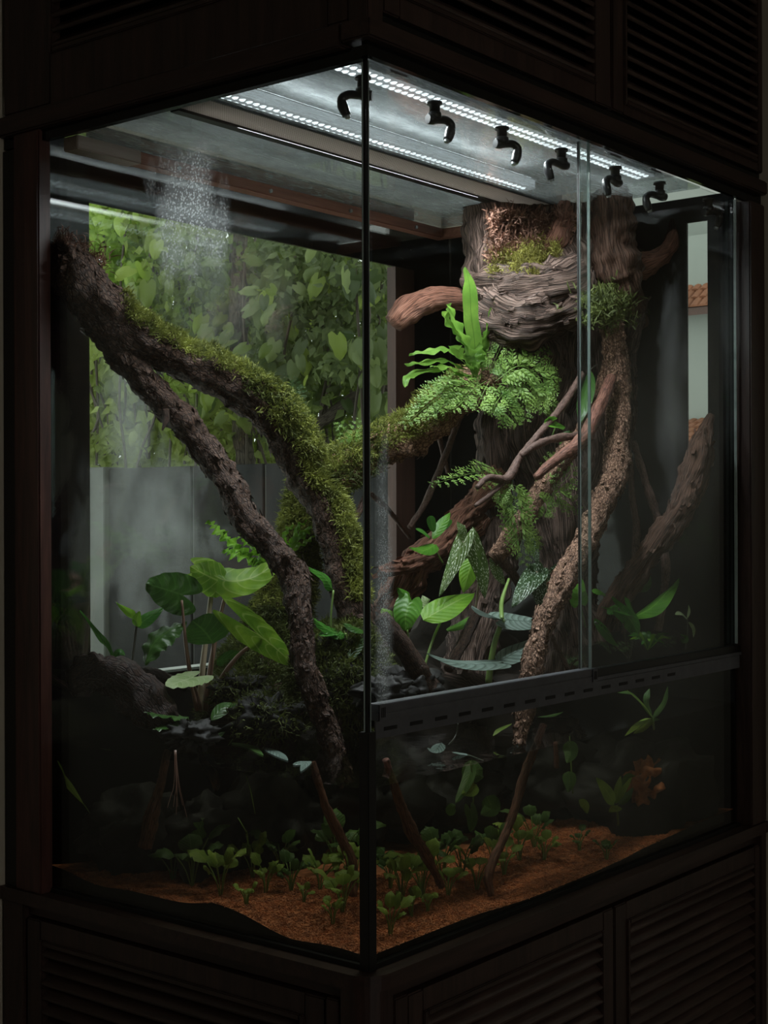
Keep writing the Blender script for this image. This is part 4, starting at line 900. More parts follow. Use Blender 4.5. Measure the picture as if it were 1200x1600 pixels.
add_stem(al, [(284, 938, .60), (288, 985, .60), (295, 1040, .60), (308, 1110, .60)], [2, 2.8, 3.4, 4], M['stem_pink'])
add_stem(al, [(408, 1000, .50), (375, 1022, .53), (345, 1062, .57), (325, 1110, .60)], [2.4, 3.2, 4.2, 5], M['stem_pink'])
add_stem(al, [(300, 1060, .54), (308, 1085, .57), (314, 1110, .60)], [2, 2.5, 3], M['stem_pink'])
add_stem(al, [(333, 1005, .57), (330, 1050, .58), (322, 1110, .60)], [2, 2.5, 3], M['stem_pink'])

def small_plant(name, base, label, leaves, stems, cat='plant', group=None):
    t = thing(name, onY(*base), label, cat, group)
    for lf in leaves:
        kw = lf[5] if len(lf) > 5 else {}
        add_leaf(t, lf[0], lf[1], lf[2], lf[3], M[lf[4]], **kw)
    for s in stems: add_stem(t, s[0], s[1], M[s[2]])
    return t
small_plant('arrowhead_plant', (200, 1060, .66), 'young plant with upright folded leaves at the left of the alocasia',
    [([(213, 978, .66), (203, 958, .66), (181, 940, .66)], 14, 'lu', 'lance', 'bright', dict(fold=.5)), ([(213, 980, .66), (214, 968, .65), (218, 955, .64)], 16, 'c', 'ovate', 'bright'), ([(213, 979, .66), (232, 965, .65), (256, 948, .64)], 26, 'cu', 'ovate', 'glossy')],
    [([(213, 979, .66), (208, 1020, .66), (203, 1060, .66)], 2, 'stem_dark')])
small_plant('drooping_plant', (176, 1060, .68), 'thin drooping leaf against the pale strip at the far left',
    [([(176, 1030, .68), (165, 1008, .68), (150, 990, .69), (124, 955, .70)], 13, 'cl', 'lance', 'glossy', dict(fold=.5)), ([(176, 1030, .68), (186, 1018, .67), (196, 1024, .66)], 14, 'cu', 'ovate', 'glossy')],
    [([(176, 1030, .68), (176, 1062, .68)], 1.5, 'stem_dark')])
# curly fern behind the alocasia
cf = thing('curly_fern', onY(418, 892, .63), 'bright curly strap fern rising behind the big alocasia leaf', 'fern')
for k, (pts, wpx) in enumerate(([[(412, 888), (372, 852), (345, 832), (326, 812)], 15], [[(414, 886), (392, 852), (380, 832), (374, 814)], 11], [[(412, 890), (385, 868), (358, 848), (348, 832)], 13], [[(416, 886), (405, 860), (398, 850), (372, 838)], 12], [[(410, 890), (395, 874), (372, 868), (350, 858)], 14], [[(416, 890), (420, 870), (412, 858), (398, 858)], 12])):
    add_leaf(cf, [(a, b, .63-.01*i) for i, (a, b) in enumerate(pts)], wpx, 'cu', 'strap', M['bright'], name='frond', ripple=.55, rfreq=6, nu=30, nv=6, seed=k*1.3, fold=.2)
cf = thing('curly_fern', onY(455, 860, .60), 'bright narrow-leaved fern on the mossy trunk right of the slender branch', 'fern')
for k, (pts, wpx) in enumerate(([[(448, 862), (462, 842), (478, 828), (492, 822)], 9], [[(448, 862), (460, 838), (466, 822), (480, 814)], 8], [[(448, 862), (444, 840), (450, 826), (462, 820)], 8], [[(448, 862), (468, 852), (482, 844), (490, 836)], 8], [[(448, 862), (456, 850), (474, 836), (486, 828)], 9])):
    add_leaf(cf, [(a, b, .60-.01*i) for i, (a, b) in enumerate(pts)], wpx, 'cu', 'strap', M['bright'], name='frond', ripple=.4, rfreq=4, nu=22, nv=4, seed=k*1.9, fold=.2)
small_plant('creeping_aroid', (520, 1000, .42), 'glossy leaves between the slender branch and the thick branch',
    [([(521, 922, .42), (505, 900, .42), (476, 882, .42)], 24, 'cu', 'ovate', 'glossy', dict(fold=.25)), ([(540, 990, .38), (515, 985, .39), (484, 962, .40)], 24, 'cu', 'ovate', 'glossy', dict(fold=.25, ripple=.05)), ([(512, 982, .40), (505, 992, .39), (530, 990, .38)], 14, 'u', 'ovate', 'glossy'), ([(568, 985, .36), (552, 982, .36), (536, 974, .37)], 18, 'cu', 'ovate', 'alo_dark'), ([(545, 1028, .36), (560, 1010, .36), (568, 996, .36)], 16, 'c', 'ovate', 'alo_dark')],
    [([(521, 922, .42), (517, 965, .42), (518, 1020, .42)], 1.6, 'stem_green'), ([(540, 990, .38), (545, 1020, .39)], 1.6, 'stem_green')])
small_plant('dark_leaf_plant', (270, 1130, .56), 'dark embossed leaves low beside the log at the water edge',
    [([(268, 1108, .56), (245, 1092, .57), (216, 1070, .58)], 40, 'cu', 'round', 'alo_dark'), ([(295, 1120, .50), (262, 1118, .51), (225, 1112, .52)], 38, 'u', 'ovate', 'alo_dark', dict(ripple=.08, rfreq=8)), ([(292, 1128, .50), (262, 1134, .50), (238, 1140, .50)], 26, 'u', 'ovate', 'alo_dark', dict(ripple=.08, rfreq=8)), ([(330, 1125, .48), (350, 1105, .48), (372, 1098, .48)], 24, 'cu', 'lance', 'alo_dark'), ([(300, 1140, .48), (330, 1150, .46), (352, 1142, .46)], 22, 'u', 'lance', 'alo_dark')],
    [([(270, 1108, .56), (285, 1125, .56)], 1.8, 'stem_dark')])

# bright philodendron right of the corner post
small_plant('philodendron', (668, 1070, .24), 'bright green heart-leaved plant just right of the corner post',
    [([(662, 968, .24), (690, 952, .235), (716, 938, .23), (742, 926, .23)], 46, -_f*.8-_r*.1+np.array([0, 0, .55]), 'ovate', 'bright', dict(fold=.10, nu=18, nv=10)),
     ([(640, 942, .24), (634, 962, .235), (634, 986, .23)], 50, -_f*.95+np.array([0, 0, .2]), 'heart', 'philo', dict(lobe=.35, nu=16, nv=10)),
     ([(656, 955, .25), (640, 938, .25), (622, 918, .26)], 32, 'cu', 'ovate', 'philo', dict(fold=.2)), ([(612, 974, .26), (606, 962, .26), (596, 950, .27)], 26, 'cu', 'ovate', 'bright'),
     ([(700, 985, .24), (722, 975, .24), (738, 960, .24)], 26, 'u', 'ovate', 'philo'), ([(680, 958, .27), (668, 944, .27), (660, 930, .28)], 22, 'cu', 'ovate', 'alo_pale')],
    [([(690, 968, .24), (676, 1000, .235), (662, 1045, .23)], 2.2, 'stem_green'), ([(636, 984, .23), (640, 1010, .23), (643, 1030, .23)], 1.8, 'stem_green'), ([(612, 974, .26), (625, 1010, .25), (640, 1040, .24)], 1.6, 'stem_green')])
# silver alocasia
small_plant('silver_alocasia', (765, 1066, .13), 'silver grey leaved plant with a thick green stem above the rail',
    [([(786, 968, .13), (762, 960, .125), (737, 946, .12)], 34, -_f*.5+np.array([0, 0, .85])-_r*.25, 'ovate', 'silver', dict(fold=.15, nu=14, nv=10)), ([(786, 968, .13), (815, 970, .125), (848, 970, .12)], 46, -_f*.75+np.array([0, 0, .65]), 'heart', 'silver', dict(lobe=.25, fold=.1, nu=16, nv=10)),
     ([(778, 1036, .10), (740, 1038, .10), (705, 1034, .10), (668, 1020, .10)], 36, -_f*.6+np.array([0, 0, .8]), 'heart', 'silver', dict(lobe=.15, nu=18, nv=10)), ([(778, 1034, .11), (800, 1022, .11), (825, 1008, .11), (850, 990, .12)], 36, -_f*.7+np.array([0, 0, .7]), 'ovate', 'silver', dict(nu=14, nv=10))],
    [([(786, 968, .13), (774, 1000, .13), (767, 1035, .13), (763, 1068, .13)], [3.6, 4.4, 5, 5.5], 'stem_green'), ([(795, 905, .2), (784, 940, .17), (784, 968, .13)], [2, 3.4, 3.6], 'stem_green')])
# spotted begonias
small_plant('angelwing_begonia', (740, 960, .26), 'tall spotted begonia with hanging wing leaves beside the bright plant',
    [([(722, 846, .25), (708, 880, .245), (686, 932, .24)], 34, 'c', 'wing', 'begonia', dict(lobe=.30, asym=.15, nu=18, nv=10)), ([(741, 850, .245), (754, 890, .235), (758, 936, .23)], 38, 'cu', 'wing', 'begonia', dict(lobe=.30, asym=-.15, nu=18, nv=10)),
     ([(766, 872, .26), (778, 892, .26), (791, 914, .26)], 26, 'cr', 'lance', 'begonia', dict(nu=12)), ([(742, 866, .27), (732, 895, .27), (724, 926, .27)], 30, 'c', 'lance', 'bright', dict(nu=12)), ([(718, 850, .255), (722, 830, .25), (714, 815, .25)], 18, 'cl', 'lance', 'begonia')],
    [([(722, 846, .25), (736, 852, .255), (745, 866, .26), (748, 905, .26), (742, 960, .26)], 2.0, 'stem_pale'), ([(741, 850, .25), (737, 846, .25), (730, 844, .25)], 1.6, 'stem_pale')])
small_plant('mottled_begonia', (850, 1000, .20), 'dark silver-mottled begonia behind the cork branch',
    [([(838, 894, .19), (822, 915, .185), (800, 948, .18)], 44, -_f*.9-_r*.2+np.array([0, 0, .25]), 'wing', 'begonia_dark', dict(lobe=.25, nu=18, nv=10)), ([(838, 896, .19), (842, 925, .185), (846, 955, .18)], 34, 'c', 'wing', 'begonia_dark', dict(lobe=.3, nu=14, nv=8)), ([(850, 888, .20), (853, 920, .195), (855, 955, .19)], 20, 'cr', 'lance', 'begonia', dict(nu=12)), ([(864, 905, .19), (872, 893, .185), (882, 880, .18)], 32, 'cr', 'heart', 'begonia_dark', dict(lobe=.4, nu=12)), ([(828, 830, .22), (836, 860, .21), (842, 885, .20)], 18, 'cr', 'lance', 'begonia_dark', dict(nu=12))],
    [([(838, 894, .19), (850, 905, .195), (852, 950, .20), (850, 1000, .20)], 1.8, 'stem_pale'), ([(864, 905, .19), (855, 912, .195), (852, 930, .2)], 1.5, 'stem_pale')])
small_plant('oakleaf_creeper', (690, 880, .40), 'dark green lobed creeper on the red driftwood root',
    [([(682, 850, .38), (662, 860, .375), (640, 855, .37)], 28, 'cu', 'ovate', 'philo'), ([(676, 842, .40), (690, 820, .40), (704, 800, .40)], 18, 'c', 'lance', 'philo'), ([(672, 838, .39), (660, 830, .39), (650, 826, .39)], 18, 'cu', 'ovate', 'glossy'), ([(678, 832, .40), (674, 815, .40), (672, 806, .40)], 14, 'c', 'round', 'glossy'), ([(690, 830, .40), (697, 818, .40), (706, 812, .40)], 13, 'c', 'round', 'glossy')],
    [([(676, 850, .40), (684, 866, .40), (692, 880, .40)], 1.5, 'stem_green')])
small_plant('cupped_leaf_plant', (850, 700, .26), 'single cupped green leaf beside the crossing twig',
    [([(856, 652, .22), (862, 664, .215), (880, 672, .21)], 24, 'cu', 'ovate', 'philo', dict(fold=-.5)), ([(890, 672, .24), (886, 692, .24), (872, 706, .24)], 24, 'c', 'ovate', 'alo_dark')], [([(868, 668, .22), (860, 690, .24)], 1.4, 'stem_green')])
small_plant('hanging_leaf_plant', (920, 700, .22), 'dark glossy leaf hanging behind the door overlap',
    [([(922, 578, .21), (914, 620, .20), (905, 662, .19)], 30, 'cl', 'lance', 'alo_dark'), ([(968, 712, .14), (966, 750, .135), (953, 790, .13)], 18, 'cr', 'lance', 'silver'), ([(962, 690, .145), (969, 710, .14), (974, 730, .135)], 11, 'cr', 'lance', 'glossy')], [([(922, 578, .21), (932, 570, .21)], 1.2, 'stem_dark')])
small_plant('anthurium', (985, 1030, .09), 'glossy arrow-leaved plant in the lower corner of the far door',
    [([(992, 962, .08), (970, 956, .08), (940, 948, .085)], 10, 'cu', 'lance', 'glossy'), ([(966, 950, .085), (985, 968, .08), (999, 994, .07)], 44, -_f*.8+np.array([0, 0, .6]), 'heart', 'glossy', dict(lobe=.25, nu=16, nv=10)), ([(994, 962, .08), (1022, 946, .075), (1061, 903, .07)], 34, -_f*.6+np.array([0, 0, .6])-_r*.4, 'lance', 'philo', dict(fold=.35, nu=16)), ([(930, 972, .10), (948, 988, .095), (966, 1008, .09)], 36, 'cu', 'ovate', 'glossy'),
     ([(952, 960, .10), (960, 950, .10), (972, 942, .10)], 20, 'u', 'round', 'glossy'), ([(994, 962, .08), (984, 945, .08), (976, 932, .085)], 14, 'cu', 'lance', 'glossy'), ([(1000, 925, .13), (1006, 905, .13), (1006, 880, .13)], 26, 'cu', 'ovate', 'alo_dark')],
    [([(966, 950, .085), (975, 990, .085), (984, 1025, .09)], 1.6, 'stem_dark'), ([(994, 962, .08), (988, 1000, .085), (985, 1030, .09)], 1.6, 'stem_dark'), ([(930, 972, .10), (952, 1000, .10), (980, 1028, .09)], 1.4, 'stem_dark')])
small_plant('young_philodendron', (915, 980, .16), 'bright leaf half hidden by the door overlap beside the cork branch',
    [([(905, 938, .14), (903, 922, .14), (908, 902, .14)], 34, 'c', 'heart', 'philo', dict(lobe=.3)), ([(928, 926, .15), (936, 924, .15), (946, 928, .15)], 18, 'cu', 'round', 'philo')], [([(905, 938, .14), (910, 960, .15), (915, 980, .16)], 1.4, 'stem_green')])
small_plant('striped_leaf_plant', (1070, 1015, .05), 'small pale striped leaves in the dark right corner',
    [([(1074, 966, .05), (1064, 958, .05), (1055, 960, .05)], 13, 'cu', 'ovate', 'alo_pale'), ([(1074, 966, .05), (1077, 955, .05), (1076, 945, .05)], 6, 'cr', 'lance', 'alo_pale'), ([(1076, 972, .05), (1084, 982, .05), (1084, 996, .05)], 9, 'cr', 'lance', 'alo_pale'), ([(1068, 1005, .05), (1070, 996, .05), (1062, 990, .05)], 12, 'cu', 'ovate', 'alo_dark')],
    [([(1074, 966, .05), (1074, 990, .05), (1070, 1015, .05)], 1.1, 'stem_dark')])
low = thing('rosette_plant', onY(1010, 1018, .07), 'low rosette of narrow striped leaves above the far rail', 'plant')
for k in range(16):
    a = k/16*2*math.pi; x, y = 1015+34*math.cos(a), 1004-10*math.sin(a)-rng.uniform(2, 12)
    add_leaf(low, [(1012, 1016, .07), ((1012+x)/2, (1010+y)/2-8, .07), (x, y, .07+.02*math.sin(a))], 7, 'cu', 'lance', M['bright' if k % 3 == 0 else 'glossy'], nu=8, nv=4)

# bird's nest fern
nf = thing('birds_nest_fern', onY(738, 592, .40), "bright green bird's nest fern growing where the mossy arm meets the stump", 'fern')
for k, (pts, wpx, nm) in enumerate((
    ([(742, 592), (742, 540), (736, 490), (734, 450), (728, 418)], 24, 'c'), ([(735, 560), (722, 530), (708, 500), (698, 476)], 34, 'cl'), ([(732, 545), (712, 520), (698, 500), (690, 488)], 26, 'cl'), ([(748, 580), (756, 540), (766, 500), (776, 465)], 13, 'cr'), ([(752, 575), (758, 545), (761, 520), (762, 505)], 18, 'cr'),
    ([(735, 575), (700, 545), (672, 548), (640, 552)], 18, 'cu'), ([(738, 582), (695, 562), (662, 566), (632, 568)], 16, 'cu'), ([(738, 590), (695, 576), (655, 580), (636, 590), (633, 606)], 15, 'cu'), ([(738, 590), (720, 580), (700, 572), (672, 572)], 20, 'cu'), ([(735, 540), (740, 555), (745, 575)], 34, 'cl'), ([(742, 590), (728, 565), (716, 548), (700, 540)], 20, 'cl'))):
    add_leaf(nf, [(a, b, .40-.015*i) for i, (a, b) in enumerate(pts)], wpx, nm, 'strap', M['nest'], name='frond', ripple=.13, rfreq=4, nu=22, nv=8, seed=k*1.1, fold=.2)

# lacy ferns
def frond_arrays(path, plen, nrm, npin=12, nlf=4, lw=.46, taper=True, seed=0):
    r = np.random.default_rng(seed); m_ = npin*2+2; C_ = smooth_path(path, m_); T = np.gradient(C_, axis=0); T /= np.linalg.norm(T, axis=1)[:, None]
    n0 = np.asarray(nrm, float); V = []; F = []
    def quad(a, d, s, ln, wd, up):
        b = len(V); d = d/np.linalg.norm(d); s = s/(np.linalg.norm(s)+1e-9)
        V.extend([a, a+d*ln*.5+s*wd, a+d*ln+up*ln*.1, a+d*ln*.5-s*wd]); F.append((b, b+1, b+2)); F.append((b, b+2, b+3))
    for k in range(1, m_):
        s = k/(m_-1); Nn = n0-T[k]*(T[k] @ n0); Nn /= np.linalg.norm(Nn); S = np.cross(Nn, T[k])
        side = 1 if k % 2 else -1; pl = plen*(math.sin(math.pi*min(1, s*.62+.30))**.9 if taper else 1)*r.uniform(.85, 1.1)
        d = S*side*.85+T[k]*.55+Nn*r.uniform(-.12, .2)-np.array([0, 0, .18]); d /= np.linalg.norm(d)
        quad(C_[k], d, np.cross(Nn, d), pl, pl*.035, Nn)
        for q in range(1, nlf+1):
            t = q/nlf; a = C_[k]+d*pl*t*.95; ll = pl*lw*(1.1-t*.65); sp = np.cross(Nn, d)
            for sg in (1, -1):
                dd = sp*sg*.7+d*.75+Nn*r.uniform(-.2, .3); quad(a, dd, np.cross(Nn, dd), ll, ll*.22, Nn)
    tv, tf, _, _ = tube_arrays(C_, np.linspace(plen*.022, plen*.008, m_), 5); b = len(V)
    V = np.vstack([np.array(V), tv]); F = np.array(F); tf = np.vstack([tf[:, [0, 1, 2]], tf[:, [0, 2, 3]]])
    return V, np.vstack([F, tf+b])
def lacy_fern(name, base, label, fr, mat, nm=None):
    t = thing(name, onY(*base), label, 'fern', None)
    for k, (pts, plpx, n_) in enumerate(fr):
        P = px3(pts); V, F = frond_arrays(P, pxm(plpx, P[0]), NM[n_] if isinstance(n_, str) else n_, npin=max(6, int(np.linalg.norm(np.diff(np.array(pts)[:, :2], axis=0), axis=1).sum()/10)), seed=k*7+len(label))
        V[:, 0] = np.clip(V[:, 0], .006, L-.006); V[:, 1] = np.clip(V[:, 1], .010, W-.006)
        obj_np('frond', V, F, mat, t, smooth=False)
    return t
lacy_fern('rabbit_foot_fern', (765, 585, .38), "lacy rabbit's foot fern spilling over the end of the mossy arm below the stump", [
    ([(742, 592, .40), (705, 608, .41), (670, 632, .43), (632, 664, .45)], 34, 'cu'), ([(735, 602, .39), (715, 618, .39), (695, 632, .39), (668, 652, .40)], 26, 'cu'), ([(745, 585, .39), (715, 590, .39), (690, 600, .40), (660, 612, .41)], 28, 'cu'),
    ([(760, 595, .36), (735, 612, .35), (722, 628, .34), (708, 640, .34)], 26, 'c'), ([(765, 595, .35), (752, 620, .34), (744, 640, .33)], 26, 'c'), ([(770, 600, .34), (782, 625, .33), (795, 645, .32), (808, 662, .31)], 30, 'c'),
    ([(770, 592, .35), (800, 580, .33), (825, 575, .31), (845, 555, .30), (858, 545, .30)], 24, 'c'), ([(775, 595, .34), (810, 572, .31), (838, 585, .29), (850, 610, .28), (848, 640, .28)], 30, 'c'), ([(780, 600, .34), (812, 600, .31), (835, 615, .29), (850, 640, .28)], 30, 'c'),
    ([(775, 600, .34), (800, 610, .32), (815, 630, .31), (822, 655, .30)], 28, 'c'), ([(765, 585, .37), (772, 565, .36), (780, 548, .35), (786, 534, .35)], 20, 'cu'), ([(768, 590, .36), (785, 572, .35), (800, 560, .34), (818, 552, .33)], 18, 'cu'), ([(820, 560, .31), (825, 552, .31), (820, 544, .31)], 12, 'c'),
    ([(755, 590, .38), (748, 570, .38), (765, 560, .37)], 20, 'cu'), ([(790, 610, .33), (775, 630, .32), (770, 645, .32)], 22, 'c'), ([(845, 575, .29), (862, 590, .28), (868, 612, .28)], 22, 'cr'), ([(840, 600, .29), (858, 625, .28), (862, 648, .28)], 24, 'cr')], M['fern'])
lacy_fern('fishbone_fern', (780, 742, .36), 'ferny frond pointing left in front of the stump roots', [
    ([(785, 742, .34), (750, 738, .335), (715, 745, .33), (674, 758, .33)], 26, 'cu'), ([(785, 740, .34), (760, 728, .34), (740, 726, .34)], 22, 'cu'), ([(788, 745, .33), (770, 752, .33), (745, 764, .32)], 18, 'cu')], M['fern'])
lacy_fern('trailing_fern', (830, 760, .24), 'trailing fern hanging over the middle cork branch', [
    ([(800, 752, .215), (806, 790, .21), (812, 830, .205), (820, 880, .20)], 34, 'c'), ([(850, 770, .215), (870, 760, .21), (888, 745, .205), (896, 728, .20)], 26, 'c'), ([(845, 765, .215), (870, 772, .21), (888, 782, .205), (906, 795, .20)], 28, 'c'), ([(848, 765, .22), (855, 740, .22), (866, 718, .22), (872, 710, .22)], 20, 'c'),
    ([(830, 770, .22), (810, 780, .22), (795, 790, .22), (778, 795, .22)], 20, 'c'), ([(835, 770, .22), (850, 790, .21), (850, 805, .21)], 22, 'c'), ([(812, 825, .205), (830, 840, .2), (838, 860, .2)], 20, 'c'), ([(795, 750, .22), (785, 770, .22), (780, 785, .22)], 16, 'c')], M['fern'])
lacy_fern('small_dark_fern', (455, 620, .555), 'feathery dark fern tuft on the elbow of the thick mossy branch', [
    ([(445, 640, .555), (450, 615, .555), (447, 585, .55)], 14, 'c'), ([(448, 640, .55), (460, 612, .55), (462, 590, .55)], 14, 'c'), ([(448, 645, .55), (466, 625, .545), (472, 602, .545)], 14, 'c'), ([(450, 650, .55), (468, 640, .545), (474, 628, .545)], 14, 'c'), ([(440, 640, .56), (432, 615, .56), (436, 595, .56)], 12, 'c'), ([(452, 655, .55), (462, 655, .545), (468, 650, .54)], 12, 'c')], M['fern_dark'])
lacy_fern('maidenhair_sprig', (545, 700, .52), 'tiny pale fern sprig on the mossy arm left of the corner post', [
    ([(548, 702, .50), (536, 678, .50), (530, 660, .50), (532, 690, .49)], 12, 'c'), ([(550, 702, .50), (552, 680, .50), (560, 655, .50)], 14, 'c'), ([(552, 702, .50), (562, 685, .5), (568, 670, .5)], 12, 'c')], M['fern_pale'])
lacy_fern('ground_fern', (905, 1040, .10), 'small fern at the foot of the door overlap', [([(890, 1040, .09), (900, 1032, .09), (915, 1024, .09)], 12, 'cu'), ([(893, 1040, .09), (888, 1030, .09), (880, 1026, .09)], 10, 'cu')], M['fern_dark'])
lacy_fern('moss_fern', (940, 1015, .12), 'low dark fern under the arrow-leaved plant', [([(960, 1018, .09), (975, 1008, .09), (995, 1004, .09)], 14, 'cu'), ([(955, 1018, .09), (945, 1008, .09), (935, 1006, .09)], 12, 'cu'), ([(1030, 1010, .07), (1045, 1002, .07), (1055, 994, .07)], 12, 'cu')], M['fern_dark'])

# plants rooted at the waterline under the rail
small_plant('bog_grass', (990, 1130, .03), 'arching strap-leaved plant at the waterline under the far rail',
    [([(1020, 1120, .03), (1005, 1100, .025), (980, 1078, .02)], 12, 'cu', 'strap', 'aqua'), ([(1020, 1122, .03), (1010, 1095, .03), (1015, 1075, .03)], 10, 'cu', 'strap', 'aqua_dark'), ([(1020, 1122, .03), (1038, 1098, .03), (1044, 1072, .03)], 9, 'cr', 'strap', 'aqua_dark'), ([(1018, 1122, .03), (1000, 1130, .025), (976, 1150, .02)], 9, 'cu', 'strap', 'aqua'), ([(1020, 1124, .03), (1005, 1138, .025), (990, 1146, .02)], 9, 'cu', 'strap', 'aqua'), ([(1016, 1118, .03), (990, 1085, .03), (965, 1082, .03)], 8, 'cu', 'strap', 'aqua_dark')], [([(1020, 1122, .03), (1022, 1140, .03)], 2, 'stem_green')])
small_plant('floating_leaf_plant', (720, 1175, .09), 'silver leaf floating on the water below the rail',
    [([(690, 1160, .10), (680, 1172, .10), (668, 1168, .11)], 24, 'u', 'ovate', 'silver'), ([(708, 1175, .08), (730, 1178, .075), (756, 1188, .07)], 22, 'u', 'ovate', 'silver'), ([(800, 1130, .10), (780, 1140, .10), (770, 1150, .10)], 10, 'u', 'lance', 'aqua'), ([(840, 1120, .09), (860, 1118, .09), (880, 1112, .09)], 12, 'u', 'lance', 'aqua_dark')], [([(700, 1165, .09), (712, 1150, .10), (716, 1130, .10)], 1.4, 'stem_dark')])
for k, (pts, lab) in enumerate((([(415, 1168), (435, 1178), (450, 1188)], 'pale fallen leaf floating left of the corner post'), ([(460, 1195), (478, 1190), (470, 1205)], 'small pale leaf floating nearest the glass corner'), ([(362, 1160), (390, 1166), (412, 1180)], 'green leaf floating in the water by the slender branch'), ([(125, 1180), (135, 1174), (150, 1172)], 'green leaf floating under the dark log'))):
    P = np.array([onZ(a, b, ZW+.002) for a, b in pts]); P = P if P[:, 1].max() < .75 else P*np.array([1, .9, 1])
    o = thing('fallen_leaf', P[0], lab, 'leaf', 'leaves floating on the water'); add_leaf(o, P, .022, (0, 0, 1), 'ovate', M['silver' if k < 2 else 'aqua_dark'], world=True, fold=.05)

# underwater plants
def rosette(i, px, py, hpx, n, wid, mat, label, z=None, spread=.8, off=0):
    zz = .785
    for _ in range(5):
        b = onZ(px, py, zz); zz = float(gravel_h(np.clip(b[0], .01, L), np.clip(b[1], .01, W)))
    b = onZ(px, py, zz) if z is None else onY(px, py, z)
    b[0] = np.clip(b[0], .03, L-.03); b[1] = np.clip(b[1], .03, W-.03)
    t = thing('water_trumpet', b, label, 'aquatic plant', 'green plants rooted in the gravel'); r = np.random.default_rng(100+i); H = pxm(hpx, b)*1.25
    for k in range(n):
        a = k*2.4+r.uniform(-.4, .4); tilt = r.uniform(.25, 1.0)*spread; h = H*r.uniform(.55, 1.05); out = np.array([math.cos(a), math.sin(a), 0])
        s1 = b+np.array([0, 0, h*.35])+out*h*tilt*.18; s2 = b+np.array([0, 0, h*.62])+out*h*tilt*.42; e = s2+np.array([0, 0, h*(.45-.45*tilt)])+out*h*.55*tilt+r.normal(size=3)*h*.05
        add_stem(t, [b+out*.002, s1, s2], .0011, M['stem_green'], world=True, n=5)
        mid = (s2+e)/2+np.array([0, 0, h*.08]); nrm = np.array([0, 0, 1.0])-out*.6-_f*.3
        add_leaf(t, [s2, mid, e], H*wid*r.uniform(.7, 1.15), nrm, 'ovate', M[mat], world=True, nu=8, nv=4, fold=.2, ripple=.06, rfreq=3, seed=k)
    return t
aq = [(345, 1400, 75, 7, .34, 'aqua', 'plant with a long upright leaf at the left front of the gravel'), (300, 1385, 95, 6, .36, 'aqua_dark', 'dark broad-leaved plant at the left under water'), (325, 1345, 90, 7, .36, 'aqua_dark', 'dark clump behind the left front plant'), (395, 1372, 70, 7, .28, 'aqua', 'plant left of centre with narrow leaves'), (385, 1415, 35, 6, .34, 'aqua', 'small sprig at the gravel front left of centre'),
      (440, 1365, 70, 8, .30, 'aqua_dark', 'dark plant behind the gravel clearing'), (470, 1340, 75, 8, .30, 'aqua_dark', 'dark rear plant near the underwater branch'), (500, 1390, 60, 7, .34, 'aqua', 'plant left of the corner post, third row'), (525, 1365, 80, 8, .32, 'aqua_dark', 'taller dark plant behind the underwater branch'), (535, 1425, 62, 8, .32, 'aqua', 'bright plant close to the left side of the corner post'), (555, 1395, 70, 7, .34, 'aqua', 'plant touching the corner post on the left'), (475, 1410, 30, 5, .34, 'aqua', 'tiny sprig on the gravel clearing'),
      (610, 1462, 55, 6, .28, 'aqua', 'small plant right beside the corner post'), (628, 1410, 65, 8, .30, 'aqua', 'leafy plant right of the corner post'), (660, 1400, 78, 9, .34, 'aqua', 'tallest bright plant with broad leaves right of the corner'), (690, 1375, 80, 8, .34, 'aqua_dark', 'darker plant behind the bright broad-leaved one'), (668, 1425, 26, 4, .55, 'aqua', 'single broad leaf lying on the gravel'), (700, 1400, 42, 6, .34, 'aqua', 'low plant beside the slanting stick'), (745, 1392, 70, 6, .26, 'aqua', 'plant with bare white stems left of the slanting stick foot'),
      (788, 1368, 55, 7, .28, 'aqua', 'thin stemmed plant right of the slanting stick'), (812, 1345, 60, 7, .30, 'aqua', 'plant in the middle of the right side gravel'), (850, 1345, 42, 6, .36, 'aqua', 'small plant with one wide leaf on the right'), (835, 1325, 60, 6, .28, 'aqua_dark', 'dark rear plant on the right'), (960, 1345, 30, 5, .40, 'aqua_dark', 'last small plant at the right end of the gravel'), (905, 1330, 36, 5, .34, 'aqua_dark', 'sparse dark plant before the right end of the gravel'), (610, 1388, 60, 7, .30, 'aqua_dark', 'shaded plant behind the small corner plant'), (575, 1375, 70, 6, .30, 'aqua_dark', 'shaded plant directly behind the corner post')]
aq += [(415, 1395, 55, 7, .32, 'aqua', 'plant in the middle of the left gravel, in front of the dark rock'), (520, 1445, 40, 6, .32, 'aqua', 'low sprig nearest the left foot of the corner post'), (270, 1375, 60, 6, .30, 'aqua_dark', 'dim plant at the far left of the gravel'), (455, 1392, 55, 7, .34, 'aqua_dark', 'dim plant behind the tiny sprig'), (643, 1432, 42, 6, .34, 'aqua', 'low leafy sprig in front of the tallest bright plant'), (722, 1372, 66, 7, .32, 'aqua_dark', 'dim plant behind the slanting stick'), (770, 1352, 60, 7, .30, 'aqua_dark', 'dim plant just behind the foot of the slanting stick')]
for i, a in enumerate(aq): rosette(i, *a)
